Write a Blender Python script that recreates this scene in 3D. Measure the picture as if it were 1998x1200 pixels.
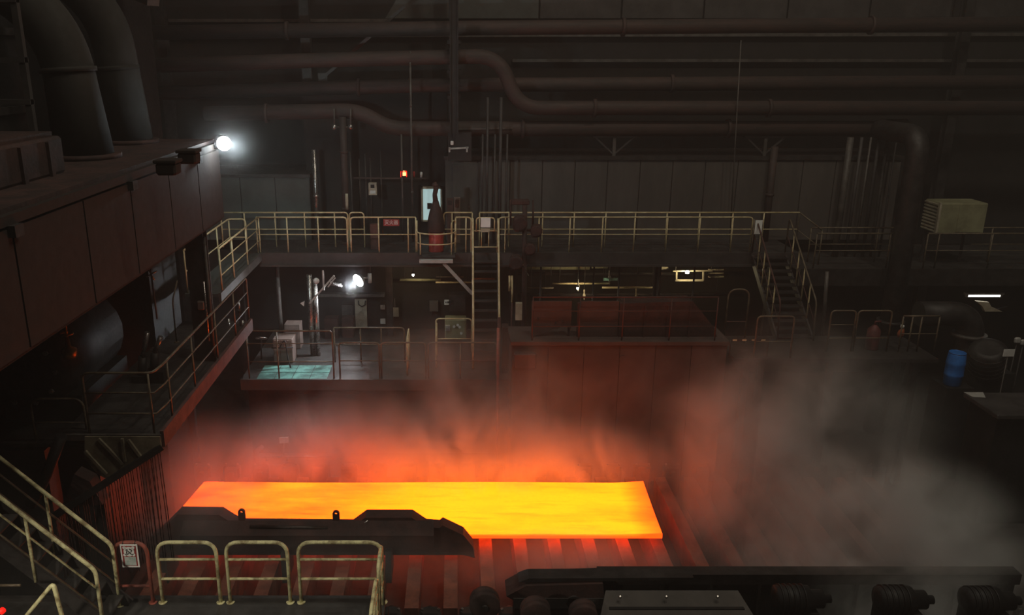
import bpy, math, random
from mathutils import Vector, Matrix
random.seed(7)
for o in list(bpy.data.objects): bpy.data.objects.remove(o)
sc = bpy.context.scene
C = sc.collection

# ------------------------------------------------------------------ camera
TH = math.radians(16.8); CT, ST = math.cos(TH), math.sin(TH)
F, CX, CY, H = 1600.0, 890.0, 600.0, 11.3          # focal length and principal point in px, eye height in m
cd = bpy.data.cameras.new('camera'); cam = bpy.data.objects.new('camera', cd); C.objects.link(cam)
cd.sensor_width = 36.0; cd.lens = F / 1998 * 36; cd.shift_x = (999 - CX) / 1998; cd.clip_end = 300
cam.location = (0, 0, H); cam.rotation_euler = (math.pi / 2 - TH, 0, 0)
sc.camera = cam
# ------------------------------------------------------------------ colour management, world, hall lamps
vs = sc.view_settings
vs.view_transform = 'Standard'; vs.look = 'None'; vs.gamma = 1.0; vs.exposure = 0.0; vs.use_curve_mapping = False
wd = bpy.data.worlds.new('hall_air'); sc.world = wd; wd.use_nodes = True
wd.node_tree.nodes['Background'].inputs[0].default_value = (1.0, .90, .84, 1)
wd.node_tree.nodes['Background'].inputs[1].default_value = .010
wv = wd.node_tree.nodes.new('ShaderNodeVolumeScatter')      # thin dust haze that fills the hall
wv.inputs['Density'].default_value = .0025; wv.inputs['Color'].default_value = (.92, .90, .86, 1)
wd.node_tree.links.new(wv.outputs[0], wd.node_tree.nodes['World Output'].inputs['Volume'])
sc.cycles.volume_bounces = 1
sc.cycles.max_bounces = 3
sc.cycles.diffuse_bounces = 2
sc.cycles.glossy_bounces = 2
sc.cycles.use_adaptive_sampling = True
sc.cycles.adaptive_threshold = 0.1
sc.cycles.adaptive_min_samples = 12
sc.cycles.caustics_reflective = False
sc.cycles.caustics_refractive = False
sc.cycles.volume_step_rate = 1.4
sc.cycles.volume_max_steps = 256

def lamp(name, kind, loc, power, col, size=.5, aim=None, spot=None, blend=.4):
    l = bpy.data.lights.new(name, kind); l.energy = power; l.color = col
    if kind == 'AREA': l.shape = 'DISK'; l.size = size
    else: l.shadow_soft_size = size
    if spot: l.spot_size = math.radians(spot); l.spot_blend = blend
    o = bpy.data.objects.new(name, l); C.objects.link(o); o.location = loc
    if aim is not None: o.rotation_euler = (Vector(aim) - Vector(loc)).to_track_quat('-Z', 'Y').to_euler()
    return o
WARM = (1.0, .90, .72)
# the hall's own high-bay lamps under the roof (the roof is far above the frame)
for lx, ly, lz, pw in ((6, 11, 27, 1200), (-1, 3, 27, 500), (11, 3, 27, 800), (1, 19, 27, 500), (13, 12, 27, 1100)):
    lamp('high_bay_lamp', 'SPOT', (lx, ly, lz), pw * 1.6, WARM, .5, aim=(lx, ly + .5, 0), spot=150, blend=.6)

lamp('walkway_fill', 'SPOT', (-7.5, 2.5, 9.0), 1900, WARM, .3, aim=(-4.2, 11.6, 3.2), spot=62, blend=.9)      # unseen fill spot added to brighten the near walkway, stair and sign

# ------------------------------------------------------------------ pixel helpers: a pixel seen at depth Y, or on a level z
def W(px, py, Y):
    xn = (px - CX) / F; yn = (CY - py) / F; t = Y / (CT + yn * ST)
    return Vector((xn * t, Y, H + t * (-ST + yn * CT)))
def G(px, py, z):
    xn = (px - CX) / F; yn = (CY - py) / F; t = (z - H) / (-ST + yn * CT)
    return Vector((xn * t, t * (CT + yn * ST), z))
def XP(px, Y, z): return (px - CX) / F * (Y * CT + (H - z) * ST)
def ZP(py, Y): return W(CX, py, Y).z

# ------------------------------------------------------------------ materials
M = {}
def mat(name, col, rough=.6, metal=0.0, col2=None, scale=3.0, bump=.15, stretch=(1, 1, 1), spec=.5, lo=.40, hi=.64):
    m = bpy.data.materials.new(name); m.use_nodes = True; nt = m.node_tree; b = nt.nodes['Principled BSDF']
    b.inputs['Roughness'].default_value = rough; b.inputs['Metallic'].default_value = metal
    b.inputs['Specular IOR Level'].default_value = spec
    tc = nt.nodes.new('ShaderNodeTexCoord'); mp = nt.nodes.new('ShaderNodeMapping'); mp.inputs['Scale'].default_value = stretch
    geo = nt.nodes.new('ShaderNodeNewGeometry')
    nt.links.new(geo.outputs['Position'], mp.inputs[0])
    n = nt.nodes.new('ShaderNodeTexNoise'); n.inputs['Scale'].default_value = scale; n.inputs['Detail'].default_value = 6; n.inputs['Roughness'].default_value = .65
    nt.links.new(mp.outputs[0], n.inputs['Vector'])
    r = nt.nodes.new('ShaderNodeValToRGB'); r.color_ramp.elements[0].position = lo; r.color_ramp.elements[1].position = hi
    c2 = col2 or tuple(x * .55 for x in col)
    r.color_ramp.elements[0].color = (*c2, 1); r.color_ramp.elements[1].color = (*col, 1)
    nt.links.new(n.outputs['Fac'], r.inputs[0]); nt.links.new(r.outputs[0], b.inputs['Base Color'])
    if bump:
        n2 = nt.nodes.new('ShaderNodeTexNoise'); n2.inputs['Scale'].default_value = scale * 6; n2.inputs['Detail'].default_value = 4
        nt.links.new(mp.outputs[0], n2.inputs['Vector'])
        bp = nt.nodes.new('ShaderNodeBump'); bp.inputs['Strength'].default_value = bump; bp.inputs['Distance'].default_value = .02
        nt.links.new(n2.outputs['Fac'], bp.inputs['Height']); nt.links.new(bp.outputs[0], b.inputs['Normal'])
        mr = nt.nodes.new('ShaderNodeMapRange'); mr.inputs[3].default_value = max(.05, rough - .12); mr.inputs[4].default_value = min(1, rough + .15)
        nt.links.new(n2.outputs['Fac'], mr.inputs[0]); nt.links.new(mr.outputs[0], b.inputs['Roughness'])
    M[name] = m; return m
def emis(name, col, strength):
    m = bpy.data.materials.new(name); m.use_nodes = True; nt = m.node_tree
    b = nt.nodes['Principled BSDF']; b.inputs['Base Color'].default_value = (*[min(1, c) for c in col], 1)
    b.inputs['Emission Color'].default_value = (*col, 1); b.inputs['Emission Strength'].default_value = strength
    M[name] = m; return m
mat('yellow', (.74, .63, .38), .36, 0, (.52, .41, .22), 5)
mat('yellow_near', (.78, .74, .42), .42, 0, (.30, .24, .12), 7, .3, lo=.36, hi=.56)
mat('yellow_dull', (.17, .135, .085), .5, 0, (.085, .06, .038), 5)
mat('orange_rail', (.42, .10, .03), .55, 0, (.2, .05, .02), 6)
mat('red_rail', (.40, .10, .07), .5, 0, (.22, .07, .05), 6)
mat('pipe_brown', (.058, .033, .028), .72, 0, (.034, .024, .021), 2, .2, (.5, 2, 2))
mat('pipe_grey', (.11, .098, .088), .55, .1, (.06, .052, .046), 3)
mat('steel_dark', (.045, .040, .038), .55, .3, (.022, .018, .017), 3)
mat('steel_black', (.020, .018, .017), .6, .2, (.010, .009, .009), 3)
mat('steel_bright', (.52, .50, .48), .28, .9, (.30, .28, .26), 6)
mat('roller_steel', (.085, .076, .073), .48, .6, (.045, .034, .030), 4, .1, (1, .2, 1))
mat('rust', (.11, .045, .035), .75, 0, (.055, .025, .021), 3, .4)
mat('rust_dark', (.060, .026, .021), .8, 0, (.028, .014, .012), 2.5, .4)
mat('box_red', (.088, .060, .052), .8, 0, (.060, .042, .036), 1.4, .2)
mat('panel_red', (.080, .052, .046), .75, 0, (.056, .037, .033), 1.8, .15)
mat('beam_red', (.018, .010, .008), .85, 0, (.018, .010, .007), .9, .25)
mat('wall_grey', (.090, .078, .070), .75, 0, (.064, .056, .050), 1.0, .1, (1.5, 1, .4))
mat('wall_teal', (.080, .088, .082), .75, 0, (.055, .058, .053), .8, .1)
mat('wall_dark', (.020, .0165, .015), .9, 0, (.012, .010, .009), .6, .1)
mat('deck', (.060, .056, .053), .6, .2, (.03, .027, .025), 2, .3)
mat('fascia', (.060, .053, .051), .6, 0, (.034, .029, .028), 1.5, .15)
mat('floor', (.045, .040, .037), .75, 0, (.02, .017, .016), .8, .3)
mat('teal', (.22, .50, .44), .5, 0, (.08, .17, .15), 2.5, .2)
mat('beige', (.50, .45, .34), .6, 0, (.34, .29, .21), 3)
mat('olive', (.30, .29, .17), .6, 0, (.20, .19, .11), 2)
mat('tan_plate', (.27, .23, .155), .75, 0, (.13, .11, .072), 1.6, .3)
mat('white', (.72, .72, .70), .5, 0, (.6, .6, .58), 4)
mat('sign_grey', (.45, .44, .42), .5, 0, (.36, .35, .33), 5)
mat('sign_red', (.34, .035, .03), .5, 0, (.24, .03, .028), 6)
mat('ink', (.03, .03, .03), .6)
mat('red_paint', (.45, .05, .035), .45, 0, (.28, .035, .03), 4)
mat('blue', (.035, .20, .62), .4, 0, (.025, .14, .46), 3)
mat('brass', (.42, .24, .08), .35, .9, (.25, .13, .05), 8)
mat('pink_cab', (.20, .145, .125), .6, 0, (.13, .095, .082), 2)
mat('glass_dark', (.02, .025, .03), .1)
mat('picture', (.30, .42, .38), .5, 0, (.55, .58, .56), 22, 0)
emis('flood', (.92, .97, 1.0), 30.0)
emis('flood_globe', (.85, .96, 1.0), 85.0)
emis('tube_light', (1, 1, .93), 6.0)
emis('room_glow', (.36, .50, .50), .80)
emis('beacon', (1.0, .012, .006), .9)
emis('beacon_core', (1.0, .32, .10), 4.0)

# ------------------------------------------------------------------ mesh builder: one MB is one mesh object
class MB:
    def __init__(s): s.v = []; s.f = []; s.sm = []
    def _add(s, vs_, fs, smooth):
        n = len(s.v); s.v += [Vector(v) for v in vs_]
        for f in fs: s.f.append([n + i for i in f]); s.sm.append(smooth)
        return s
    def box(s, c, d, rz=0, bev=0):
        c = Vector(c); x, y, z = d[0] / 2, d[1] / 2, d[2] / 2; R = Matrix.Rotation(rz, 3, 'Z')
        if not bev:
            vv = [(i * x, j * y, k * z) for k in (-1, 1) for j in (-1, 1) for i in (-1, 1)]
            ff = [(0, 2, 3, 1), (4, 5, 7, 6), (0, 1, 5, 4), (2, 6, 7, 3), (0, 4, 6, 2), (1, 3, 7, 5)]
            return s._add([R @ Vector(v) + c for v in vv], ff, False)
        b = min(bev, x * .9, y * .9, z * .9)
        ring = lambda X, Y, Z: [(X - b, -Y, Z), (X, -Y + b, Z), (X, Y - b, Z), (X - b, Y, Z), (-X + b, Y, Z), (-X, Y - b, Z), (-X, -Y + b, Z), (-X + b, -Y, Z)]
        ring2 = lambda X, Y, Z: [(X - b, -Y, Z), (X, -Y + b, Z), (X, Y - b, Z), (X - b, Y, Z), (-X + b, Y, Z), (-X, Y - b, Z), (-X, -Y + b, Z), (-X + b, -Y, Z)]
        vv = ring2(x - b * .6, y - b * .6, -z) + ring(x, y, -z + b) + ring(x, y, z - b) + ring2(x - b * .6, y - b * .6, z)
        ff = [tuple(range(7, -1, -1)), tuple(range(24, 32))]
        for k in range(3):
            for i in range(8): ff.append((k * 8 + i, k * 8 + (i + 1) % 8, k * 8 + 8 + (i + 1) % 8, k * 8 + 8 + i))
        return s._add([R @ Vector(v) + c for v in vv], ff, False)
    def span(s, a, b, bev=0):
        a, b = Vector(a), Vector(b); return s.box((a + b) / 2, [abs(q) for q in (b - a)], 0, bev)
    def bar(s, p, q, w, h, up=(0, 0, 1)):
        p, q = Vector(p), Vector(q); d = (q - p).normalized(); u = Vector(up); sd = d.cross(u)
        if sd.length < 1e-4: sd = d.cross(Vector((1, 0, 0)))
        sd.normalize(); u = sd.cross(d); vv = []
        for e in (p, q):
            for a, b in ((-1, -1), (1, -1), (1, 1), (-1, 1)): vv.append(e + sd * a * w / 2 + u * b * h / 2)
        return s._add(vv, [(3, 2, 1, 0), (4, 5, 6, 7), (0, 1, 5, 4), (1, 2, 6, 5), (2, 3, 7, 6), (3, 0, 4, 7)], False)
    def tube(s, pts, r, seg=8, cap=True, cyc=False):
        pts = [Vector(p) for p in pts]; n = len(pts); rr = r if isinstance(r, (list, tuple)) else [r] * n
        tang = []
        for i in range(n):
            a = pts[(i - 1) % n] if (i or cyc) else pts[0]; b = pts[(i + 1) % n] if (i < n - 1 or cyc) else pts[-1]
            tang.append((b - a).normalized())
        u = tang[0].orthogonal().normalized(); vv = []
        for i in range(n):
            u = (u - tang[i] * u.dot(tang[i])).normalized(); w = tang[i].cross(u)
            for k in range(seg):
                an = 2 * math.pi * k / seg; vv.append(pts[i] + (u * math.cos(an) + w * math.sin(an)) * rr[i])
        ff = []
        for i in range(n if cyc else n - 1):
            j = (i + 1) % n
            for k in range(seg): ff.append((i * seg + k, i * seg + (k + 1) % seg, j * seg + (k + 1) % seg, j * seg + k))
        s._add(vv, ff, True)
        if cap and not cyc:
            m = len(s.v) - n * seg
            s.f.append([m + k for k in range(seg - 1, -1, -1)]); s.sm.append(False)
            s.f.append([m + (n - 1) * seg + k for k in range(seg)]); s.sm.append(False)
        return s
    def prism(s, poly, off):
        off = Vector(off); a = [Vector(p) for p in poly]; n = len(a)
        vv = a + [p + off for p in a]
        ff = [tuple(range(n - 1, -1, -1)), tuple(range(n, 2 * n))] + [(i, (i + 1) % n, n + (i + 1) % n, n + i) for i in range(n)]
        return s._add(vv, ff, False)
    def lathe(s, base, prof, axis=(0, 0, 1), seg=16):
        ax = Vector(axis).normalized(); base = Vector(base)
        return s.tube([base + ax * h for h, r in prof], [max(r, .001) for h, r in prof], seg)
    def ring(s, c, R, r, axis=(0, 0, 1), seg=20, ts=6):
        ax = Vector(axis).normalized(); u = ax.orthogonal().normalized(); w = ax.cross(u)
        return s.tube([Vector(c) + (u * math.cos(2 * math.pi * k / seg) + w * math.sin(2 * math.pi * k / seg)) * R for k in range(seg)], r, ts, cyc=True)
    def build(s, name, material, parent=None, **tags):
        me = bpy.data.meshes.new(name); off = root_pos(parent); me_v = [tuple(v - off) for v in s.v]
        org = Vector((0, 0, 0))
        if parent is None and s.v:
            lo = [min(v[i] for v in s.v) for i in range(3)]; hi = [max(v[i] for v in s.v) for i in range(3)]
            org = Vector(((lo[0] + hi[0]) / 2, (lo[1] + hi[1]) / 2, lo[2])); me_v = [tuple(v - org) for v in s.v]
        me.from_pydata(me_v, [], s.f); me.polygons.foreach_set('use_smooth', s.sm)
        me.materials.append(M[material] if isinstance(material, str) else material); me.update()
        o = bpy.data.objects.new(name, me); C.objects.link(o)
        if parent is not None: o.parent = parent
        else: o.location = org
        POS[o.name] = org if parent is None else off
        for k, v in tags.items(): o['category' if k == 'cat' else k] = v
        return o
POS = {}
def root_pos(p): return Vector((0, 0, 0)) if p is None else POS[p.name]
def T(name, label, cat, loc, group=None):
    o = bpy.data.objects.new(name, None); C.objects.link(o); o.location = loc; o.empty_display_size = .2
    o['label'] = label; o['category'] = cat
    if group: o['group'] = group
    POS[o.name] = Vector(loc); return o
def S(name, mb, material, parent=None):
    o = mb.build(name, material, parent)
    if parent is None: o['kind'] = 'structure'
    return o
def clone(root, delta, label=None, group=None):
    r = root.copy(); C.objects.link(r); r.location = root.location + Vector(delta); POS[r.name] = POS[root.name] + Vector(delta)
    if label: r['label'] = label
    if group: r['group'] = group
    for ch in list(root.children):
        c = ch.copy(); C.objects.link(c); c.parent = r
        for g in list(ch.children):
            d = g.copy(); C.objects.link(d); d.parent = c
    return r
def fillet(pts, rad, n=5):
    pts = [Vector(p) for p in pts]; out = [pts[0]]
    for i in range(1, len(pts) - 1):
        a, b, c = pts[i - 1], pts[i], pts[i + 1]; d1 = (a - b); d2 = (c - b); r = min(rad, d1.length * .45, d2.length * .45)
        p, q = b + d1.normalized() * r, b + d2.normalized() * r
        for k in range(n + 1):
            t = k / n; out.append(p * (1 - t) ** 2 + b * 2 * t * (1 - t) + q * t * t)
    out.append(pts[-1]); return out
UP = Vector((0, 0, 1))
def railing(label, base, posts, h=1.1, mids=(.52,), r=.024, m='yellow', group=None, hoop=(True, True), rad=.12, toe=0, name='guard_railing', rm=None):
    """base: polyline at deck level; posts: points (on that line) of the posts between the two ends."""
    base = [Vector(b) for b in base]; t = T(name, label, 'railing', base[0], group)
    top = [b + UP * h for b in base]; path = list(top)
    if hoop[0]: path = [base[0]] + path
    if hoop[1]: path = path + [base[-1]]
    MB().tube(fillet(path, rad), r, 8).build('top_rail', m, t)
    for f in mids: MB().tube([b + UP * (h * f) for b in base], r * .72, 6).build('middle_rail', rm or m, t)
    pp = [Vector(p) for p in posts]
    if not hoop[0]: pp.append(base[0])
    if not hoop[1]: pp.append(base[-1])
    for p in pp: MB().tube([p, p + UP * (h - r * .5)], r * .9, 8).build('post', m, t)
    if toe:
        for a, b in zip(base, base[1:]): MB().bar(a + UP * toe / 2, b + UP * toe / 2, .012, toe).build('toe_board', m, t)
    return t
def pxs(a, Y, z): return [Vector((XP(p, Y, z), Y, z)) for p in a]
def stroke(mb, pts2, o, ux, uz, w, n):
    """flat painted stroke: polyline pts2 (u,v) on a plate with origin o and axes ux, uz, raised along n"""
    for a, b in zip(pts2, pts2[1:]):
        p = Vector(o) + ux * a[0] + uz * a[1]; q = Vector(o) + ux * b[0] + uz * b[1]
        mb.bar(p, q, w, .004, up=n)
    return mb
mat('duct_grey', (.028, .025, .021), .85, 0, (.019, .017, .014), 1.2, .2)
mat('apron', (.28, .095, .058), .7, 0, (.15, .055, .036), 3, .3)
mat('sign_white', (.92, .92, .90), .5, 0, (.82, .82, .80), 4)
mat('old_red', (.15, .035, .032), .6, 0, (.09, .025, .024), 5)
# ================================================================== THE SETTING
ZP_UP, Z_LOW, Z_BOX, Z_NEAR, Z_LEFT, Z_RT = 5.65, 2.5, 4.15, 2.84, 4.7, 5.15
YF, YB, YW = 24.5, 25.3, 26.4              # front and back rail of the upper platform, room wall behind it
S('floor', MB().span((-18, -4, -.2), (28, 29.2, 0)), 'floor')
S('ceiling', MB().span((-18, -4, 30), (28, 29.2, 30.2)), 'wall_dark')
wl = S('wall_left', MB().span((-18.2, -4, 0), (-18, 29.2, 30)), 'wall_dark')
wr = S('wall_right', MB().span((28, -4, 0), (28.2, 29.2, 30)), 'wall_dark')
wb = S('wall_back', MB().span((-18, 29, 0), (28, 29.2, 30)), 'wall_dark')
# pale cladding sheets high on the back wall, the first cut off on a slant
zc = ZP(36, 29); edges = [782, 884, 1052, 1212, 1372, 1535, 1695, 1858, 2020, 2180]
for i, (a, b) in enumerate(zip(edges, edges[1:])):
    xa, xb = XP(a, 28.9, zc) + .03, XP(b, 28.9, zc) - .03; ztop = zc + 2.2
    xl = xa - .55 if i == 0 else xa
    MB().prism([(xl, 28.9, zc), (xb, 28.9, zc), (xb, 28.9, ztop), (xa + (.9 if i == 0 else 0), 28.9, ztop)], (0, .1, 0)).build('cladding_sheet', 'wall_teal' if i < 2 else 'fascia', wb)
for py, a, b in ((70, 330, 2050), (118, 1000, 2050), (40, 330, 760)):     # girts on the back wall
    p, q = W(a, py, 28.85), W(b, py - (0 if py != 70 else 3), 28.85)
    MB().bar(p, q, .14, .10).build('girt', 'pipe_grey', wb)
# room behind the upper platform
def sheeted(name, pa, pb, Y, z0, z1, material, n, depth=.12):
    xa, xb = XP(pa, Y, z1), XP(pb, Y, z1)
    w = S(name, MB().span((xa, Y + .03, z0), (xb, Y + depth + .03, z1)), 'wall_dark')
    st = (xb - xa) / n
    for k in range(n):
        MB().span((xa + k * st + .012, Y, z0), (xa + (k + 1) * st - .012, Y + .035, z1), .008).build('wall_sheet', material, w)
    return w
zr = ZP(312, YW)
sheeted('wall_room', 868, 1760, YW, ZP_UP, zr, 'wall_grey', 14)
S('trim_1', MB().span((XP(866, YW, zr), YW - .06, zr), (XP(1762, YW, zr), 28.9, zr + .12)), 'steel_dark')
zl = ZP(346, YW)
sheeted('wall_annex', 330, 604, YW, ZP_UP, zl, 'wall_teal', 4)
S('trim_2', MB().span((XP(330, YW, zl), YW - .05, zl), (XP(606, YW, zl), 28.9, zl + .10)), 'steel_dark')
S('wall_recess', MB().span((XP(600, 27.4, 7), 27.4, Z_LOW), (XP(872, 27.4, 7), 27.55, 10.4)), 'wall_dark')
S('wall_lower', MB().span((XP(380, 26.6, 4), 26.6, Z_LOW), (XP(1010, 26.6, 4), 26.75, ZP_UP - .4)), 'wall_dark')
# upper platform: deck and channel beam, then the lower end on the far side of the stair
xl_, xr_ = XP(455, YF, ZP_UP), XP(1560, YF, ZP_UP)
pf = S('floor_upper', MB().span((-6.85, YF - .06, ZP_UP - .06), (xr_, 28.9, ZP_UP)), 'deck')
MB().span((-6.0, YF - .10, ZP_UP - .34), (xr_, YF - .02, ZP_UP + .02)).build('edge_beam', 'fascia', pf)
MB().span((-6.0, YF - .16, ZP_UP - .40), (xr_, YF - .02, ZP_UP - .34)).build('beam_flange', 'fascia', pf)
MB().span((-6.85, 19.9, ZP_UP - .08), (-6.0, YF - .06, ZP_UP)).build('side_walkway', 'wall_teal', pf)
MB().span((-6.0, 19.9, ZP_UP - .22), (-5.93, YF - .06, ZP_UP + .02)).build('side_beam', 'pipe_grey', pf)
pr = S('floor_upper_right', MB().span((xr_ + .02, YF - .1, Z_RT - .06), (27.5, YW + 1.6, Z_RT)), 'deck')
MB().span((xr_ + .02, YF - .18, Z_RT - .5), (27.5, YF - .1, Z_RT + .03)).build('edge_beam', 'steel_dark', pr)
for px in (470, 760, 1000, 1280, 1500): MB().span((XP(px, 25.9, 4) - .1, 25.8, 0), (XP(px, 25.9, 4) + .1, 26.0, ZP_UP - .4)).build('support_post', 'steel_dark', pf)
# lower deck
xd0, xd1 = XP(470, 22, Z_LOW), XP(1005, 22, Z_LOW)
pl = S('floor_lower', MB().span((xd0, 22.0, Z_LOW - .08), (xd1, 26.6, Z_LOW)), 'deck')
MB().span((xd0, 21.92, Z_LOW - .3), (xd1, 22.0, Z_LOW + .02)).build('edge_beam', 'fascia', pl)
MB().span((xd0 + .1, 22.3, 0), (xd1 - .1, 22.45, Z_LOW - .08)).build('apron_wall', 'rust_dark', pl)
tx0, tx1 = G(503, 735, Z_LOW).x, G(640, 735, Z_LOW).x
for k in range(4):
    a = tx0 + (tx1 - tx0) * k / 4; b = tx0 + (tx1 - tx0) * (k + 1) / 4
    for j, (y0, y1) in enumerate(((22.02, 22.5), (22.53, 23.1))): MB().span((a + .01, y0, Z_LOW), (b - .01, y1, Z_LOW + .012)).build('deck_plate', 'teal', pl)
# columns
for i, (px, Y) in enumerate(((885, 27.65), (1858, 27.9), (603, 27.9), (330, 27.9))):
    x = XP(px, Y, 10); c_ = S('column_%d' % (i + 1), MB().span((x - .02, Y - .15, 0), (x + .02, Y + .15, 30)), 'wall_dark')
    for dy in (-.15, .15): MB().span((x - .15, Y + dy - .015, 0), (x + .15, Y + dy + .015, 30)).build('flange', 'steel_dark', c_)

# ================================================================== ROLLER TABLE AND SLAB
ZS = 1.0; RR = .24; ZR = ZS - .085 - RR                 # slab top, roller radius, roller axis height
PITCH = .79; x0r = -6.83; nroll = 24
ry0, ry1 = 13.75, 20.0
rt = T('roller', 'steel table roller', 'roller', (x0r, ry0, ZR), 'rollers of the roller table')
bod = MB().lathe((x0r, ry0 + .35, ZR), [(0, .12), (0, RR - .02), (.04, RR), (ry1 - ry0 - .74, RR), (ry1 - ry0 - .70, RR - .02), (ry1 - ry0 - .70, .12)], (0, 1, 0), 20).build('barrel', 'roller_steel', rt)
MB().lathe((x0r, ry0, ZR), [(0, .09), (.36, .09)], (0, 1, 0), 12).build('neck', 'steel_dark', rt)
MB().lathe((x0r, ry1 - .36, ZR), [(0, .09), (.36, .09)], (0, 1, 0), 12).build('neck', 'steel_dark', rt)
MB().span((x0r - .22, ry0 - .05, 0), (x0r + .22, ry0 + .22, ZR + .18), .05).build('bearing_block', 'steel_dark', rt)
MB().span((x0r - .22, ry1 - .22, 0), (x0r + .22, ry1 + .05, ZR + .18), .05).build('bearing_block', 'steel_dark', rt)
for bb in [c for c in rt.children if c.name.startswith('bearing_block')]:
    yc = ry0 + .085 if bb.name == 'bearing_block' else ry1 - .085
    for dx in (-.16, .16): MB().lathe((x0r + dx, yc, ZR + .17), [(0, .03), (.05, .03)], (0, 0, 1), 6).build('bolt', 'steel_bright', bb)
ap = MB().span((x0r + RR + .01, ry0 + .4, 0), (x0r + PITCH - RR - .01, ry1 - .4, .66)).build('apron_plate', 'apron', None, label='rusty apron plate lying between rollers', cat='plate', group='apron plates between the rollers')
ORD = ['first', 'second', 'third', 'fourth', 'fifth', 'sixth', 'seventh', 'eighth', 'ninth', 'tenth', 'eleventh', 'twelfth']
xe = 4.70
rx = [x0r + PITCH * k for k in range(nroll)]
under = [k for k in range(nroll) if -2.0 < rx[k] < xe]        # rollers whose near ends show under the slab
for k in range(nroll):
    if rx[k] >= xe:
        i = [q for q in range(nroll) if rx[q] >= xe].index(k); lb = 'dark steel table roller under the steam, %s beyond the glowing slab end' % ORD[min(i, 11)]
        la = 'apron plate under the steam, %s beyond the glowing slab end' % ORD[min(i, 11)]
    elif rx[k] > -.1:
        q_ = [q for q in range(nroll) if -.1 < rx[q] < xe][::-1].index(k); lb = 'steel table roller showing red under the slab, %s from the slab end' % ORD[min(q_, 11)]
        la = 'rust-red apron plate lit by the slab, %s gap from the slab end' % ORD[min(q_, 11)]
    else:
        q_ = [q for q in range(nroll) if rx[q] <= -.1][::-1].index(k); lb = 'steel table roller under the dark side guide, %s from its pointed end' % ORD[min(q_, 11)]
        la = 'rust-red apron plate under the side guide, %s gap from its pointed end' % ORD[min(q_, 11)]
    if k == 0: rt['label'] = lb; ap['label'] = la
    else:
        clone(rt, (PITCH * k, 0, 0), lb)
        if k < nroll - 1: clone(ap, (PITCH * k, 0, 0), la)

# glowing slab, slightly wavy, the far corner curled up
def slab():
    cN = [Vector((-6.42, 18.72, 0)), Vector((4.76, 18.70, 0)), Vector((4.67, 16.28, 0)), Vector((-6.75, 16.28, 0))]
    nx, ny = 28, 6; mb = MB(); vv = []
    for j in range(ny + 1):
        for i in range(nx + 1):
            u, v = i / nx, j / ny
            p = (cN[3] * (1 - u) + cN[2] * u) * (1 - v) + (cN[0] * (1 - u) + cN[1] * u) * v
            z = ZS + .012 * math.sin(u * 9 + v * 2) * v + .05 * max(0, u - .93) / .07 * v ** 2 + .03 * max(0, u - .9) / .1 * (1 - v) ** 3
            vv.append(Vector((p.x, p.y, z)))
    idx = lambda i, j: j * (nx + 1) + i
    ff = [(idx(i, j), idx(i + 1, j), idx(i + 1, j + 1), idx(i, j + 1)) for j in range(ny) for i in range(nx)]
    ring = [idx(i, 0) for i in range(nx + 1)] + [idx(nx, j) for j in range(1, ny + 1)] + [idx(i, ny) for i in range(nx - 1, -1, -1)] + [idx(0, j) for j in range(ny - 1, 0, -1)]
    n0 = len(vv); low = [Vector((vv[k].x, vv[k].y, ZS - .08)) for k in ring]; L = len(ring)
    vv += low
    for k in range(L): ff.append((ring[k], n0 + k, n0 + (k + 1) % L, ring[(k + 1) % L]))
    ff.append(tuple(n0 + k for k in range(L - 1, -1, -1)))
    mb._add(vv, ff, False); return mb
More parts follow.
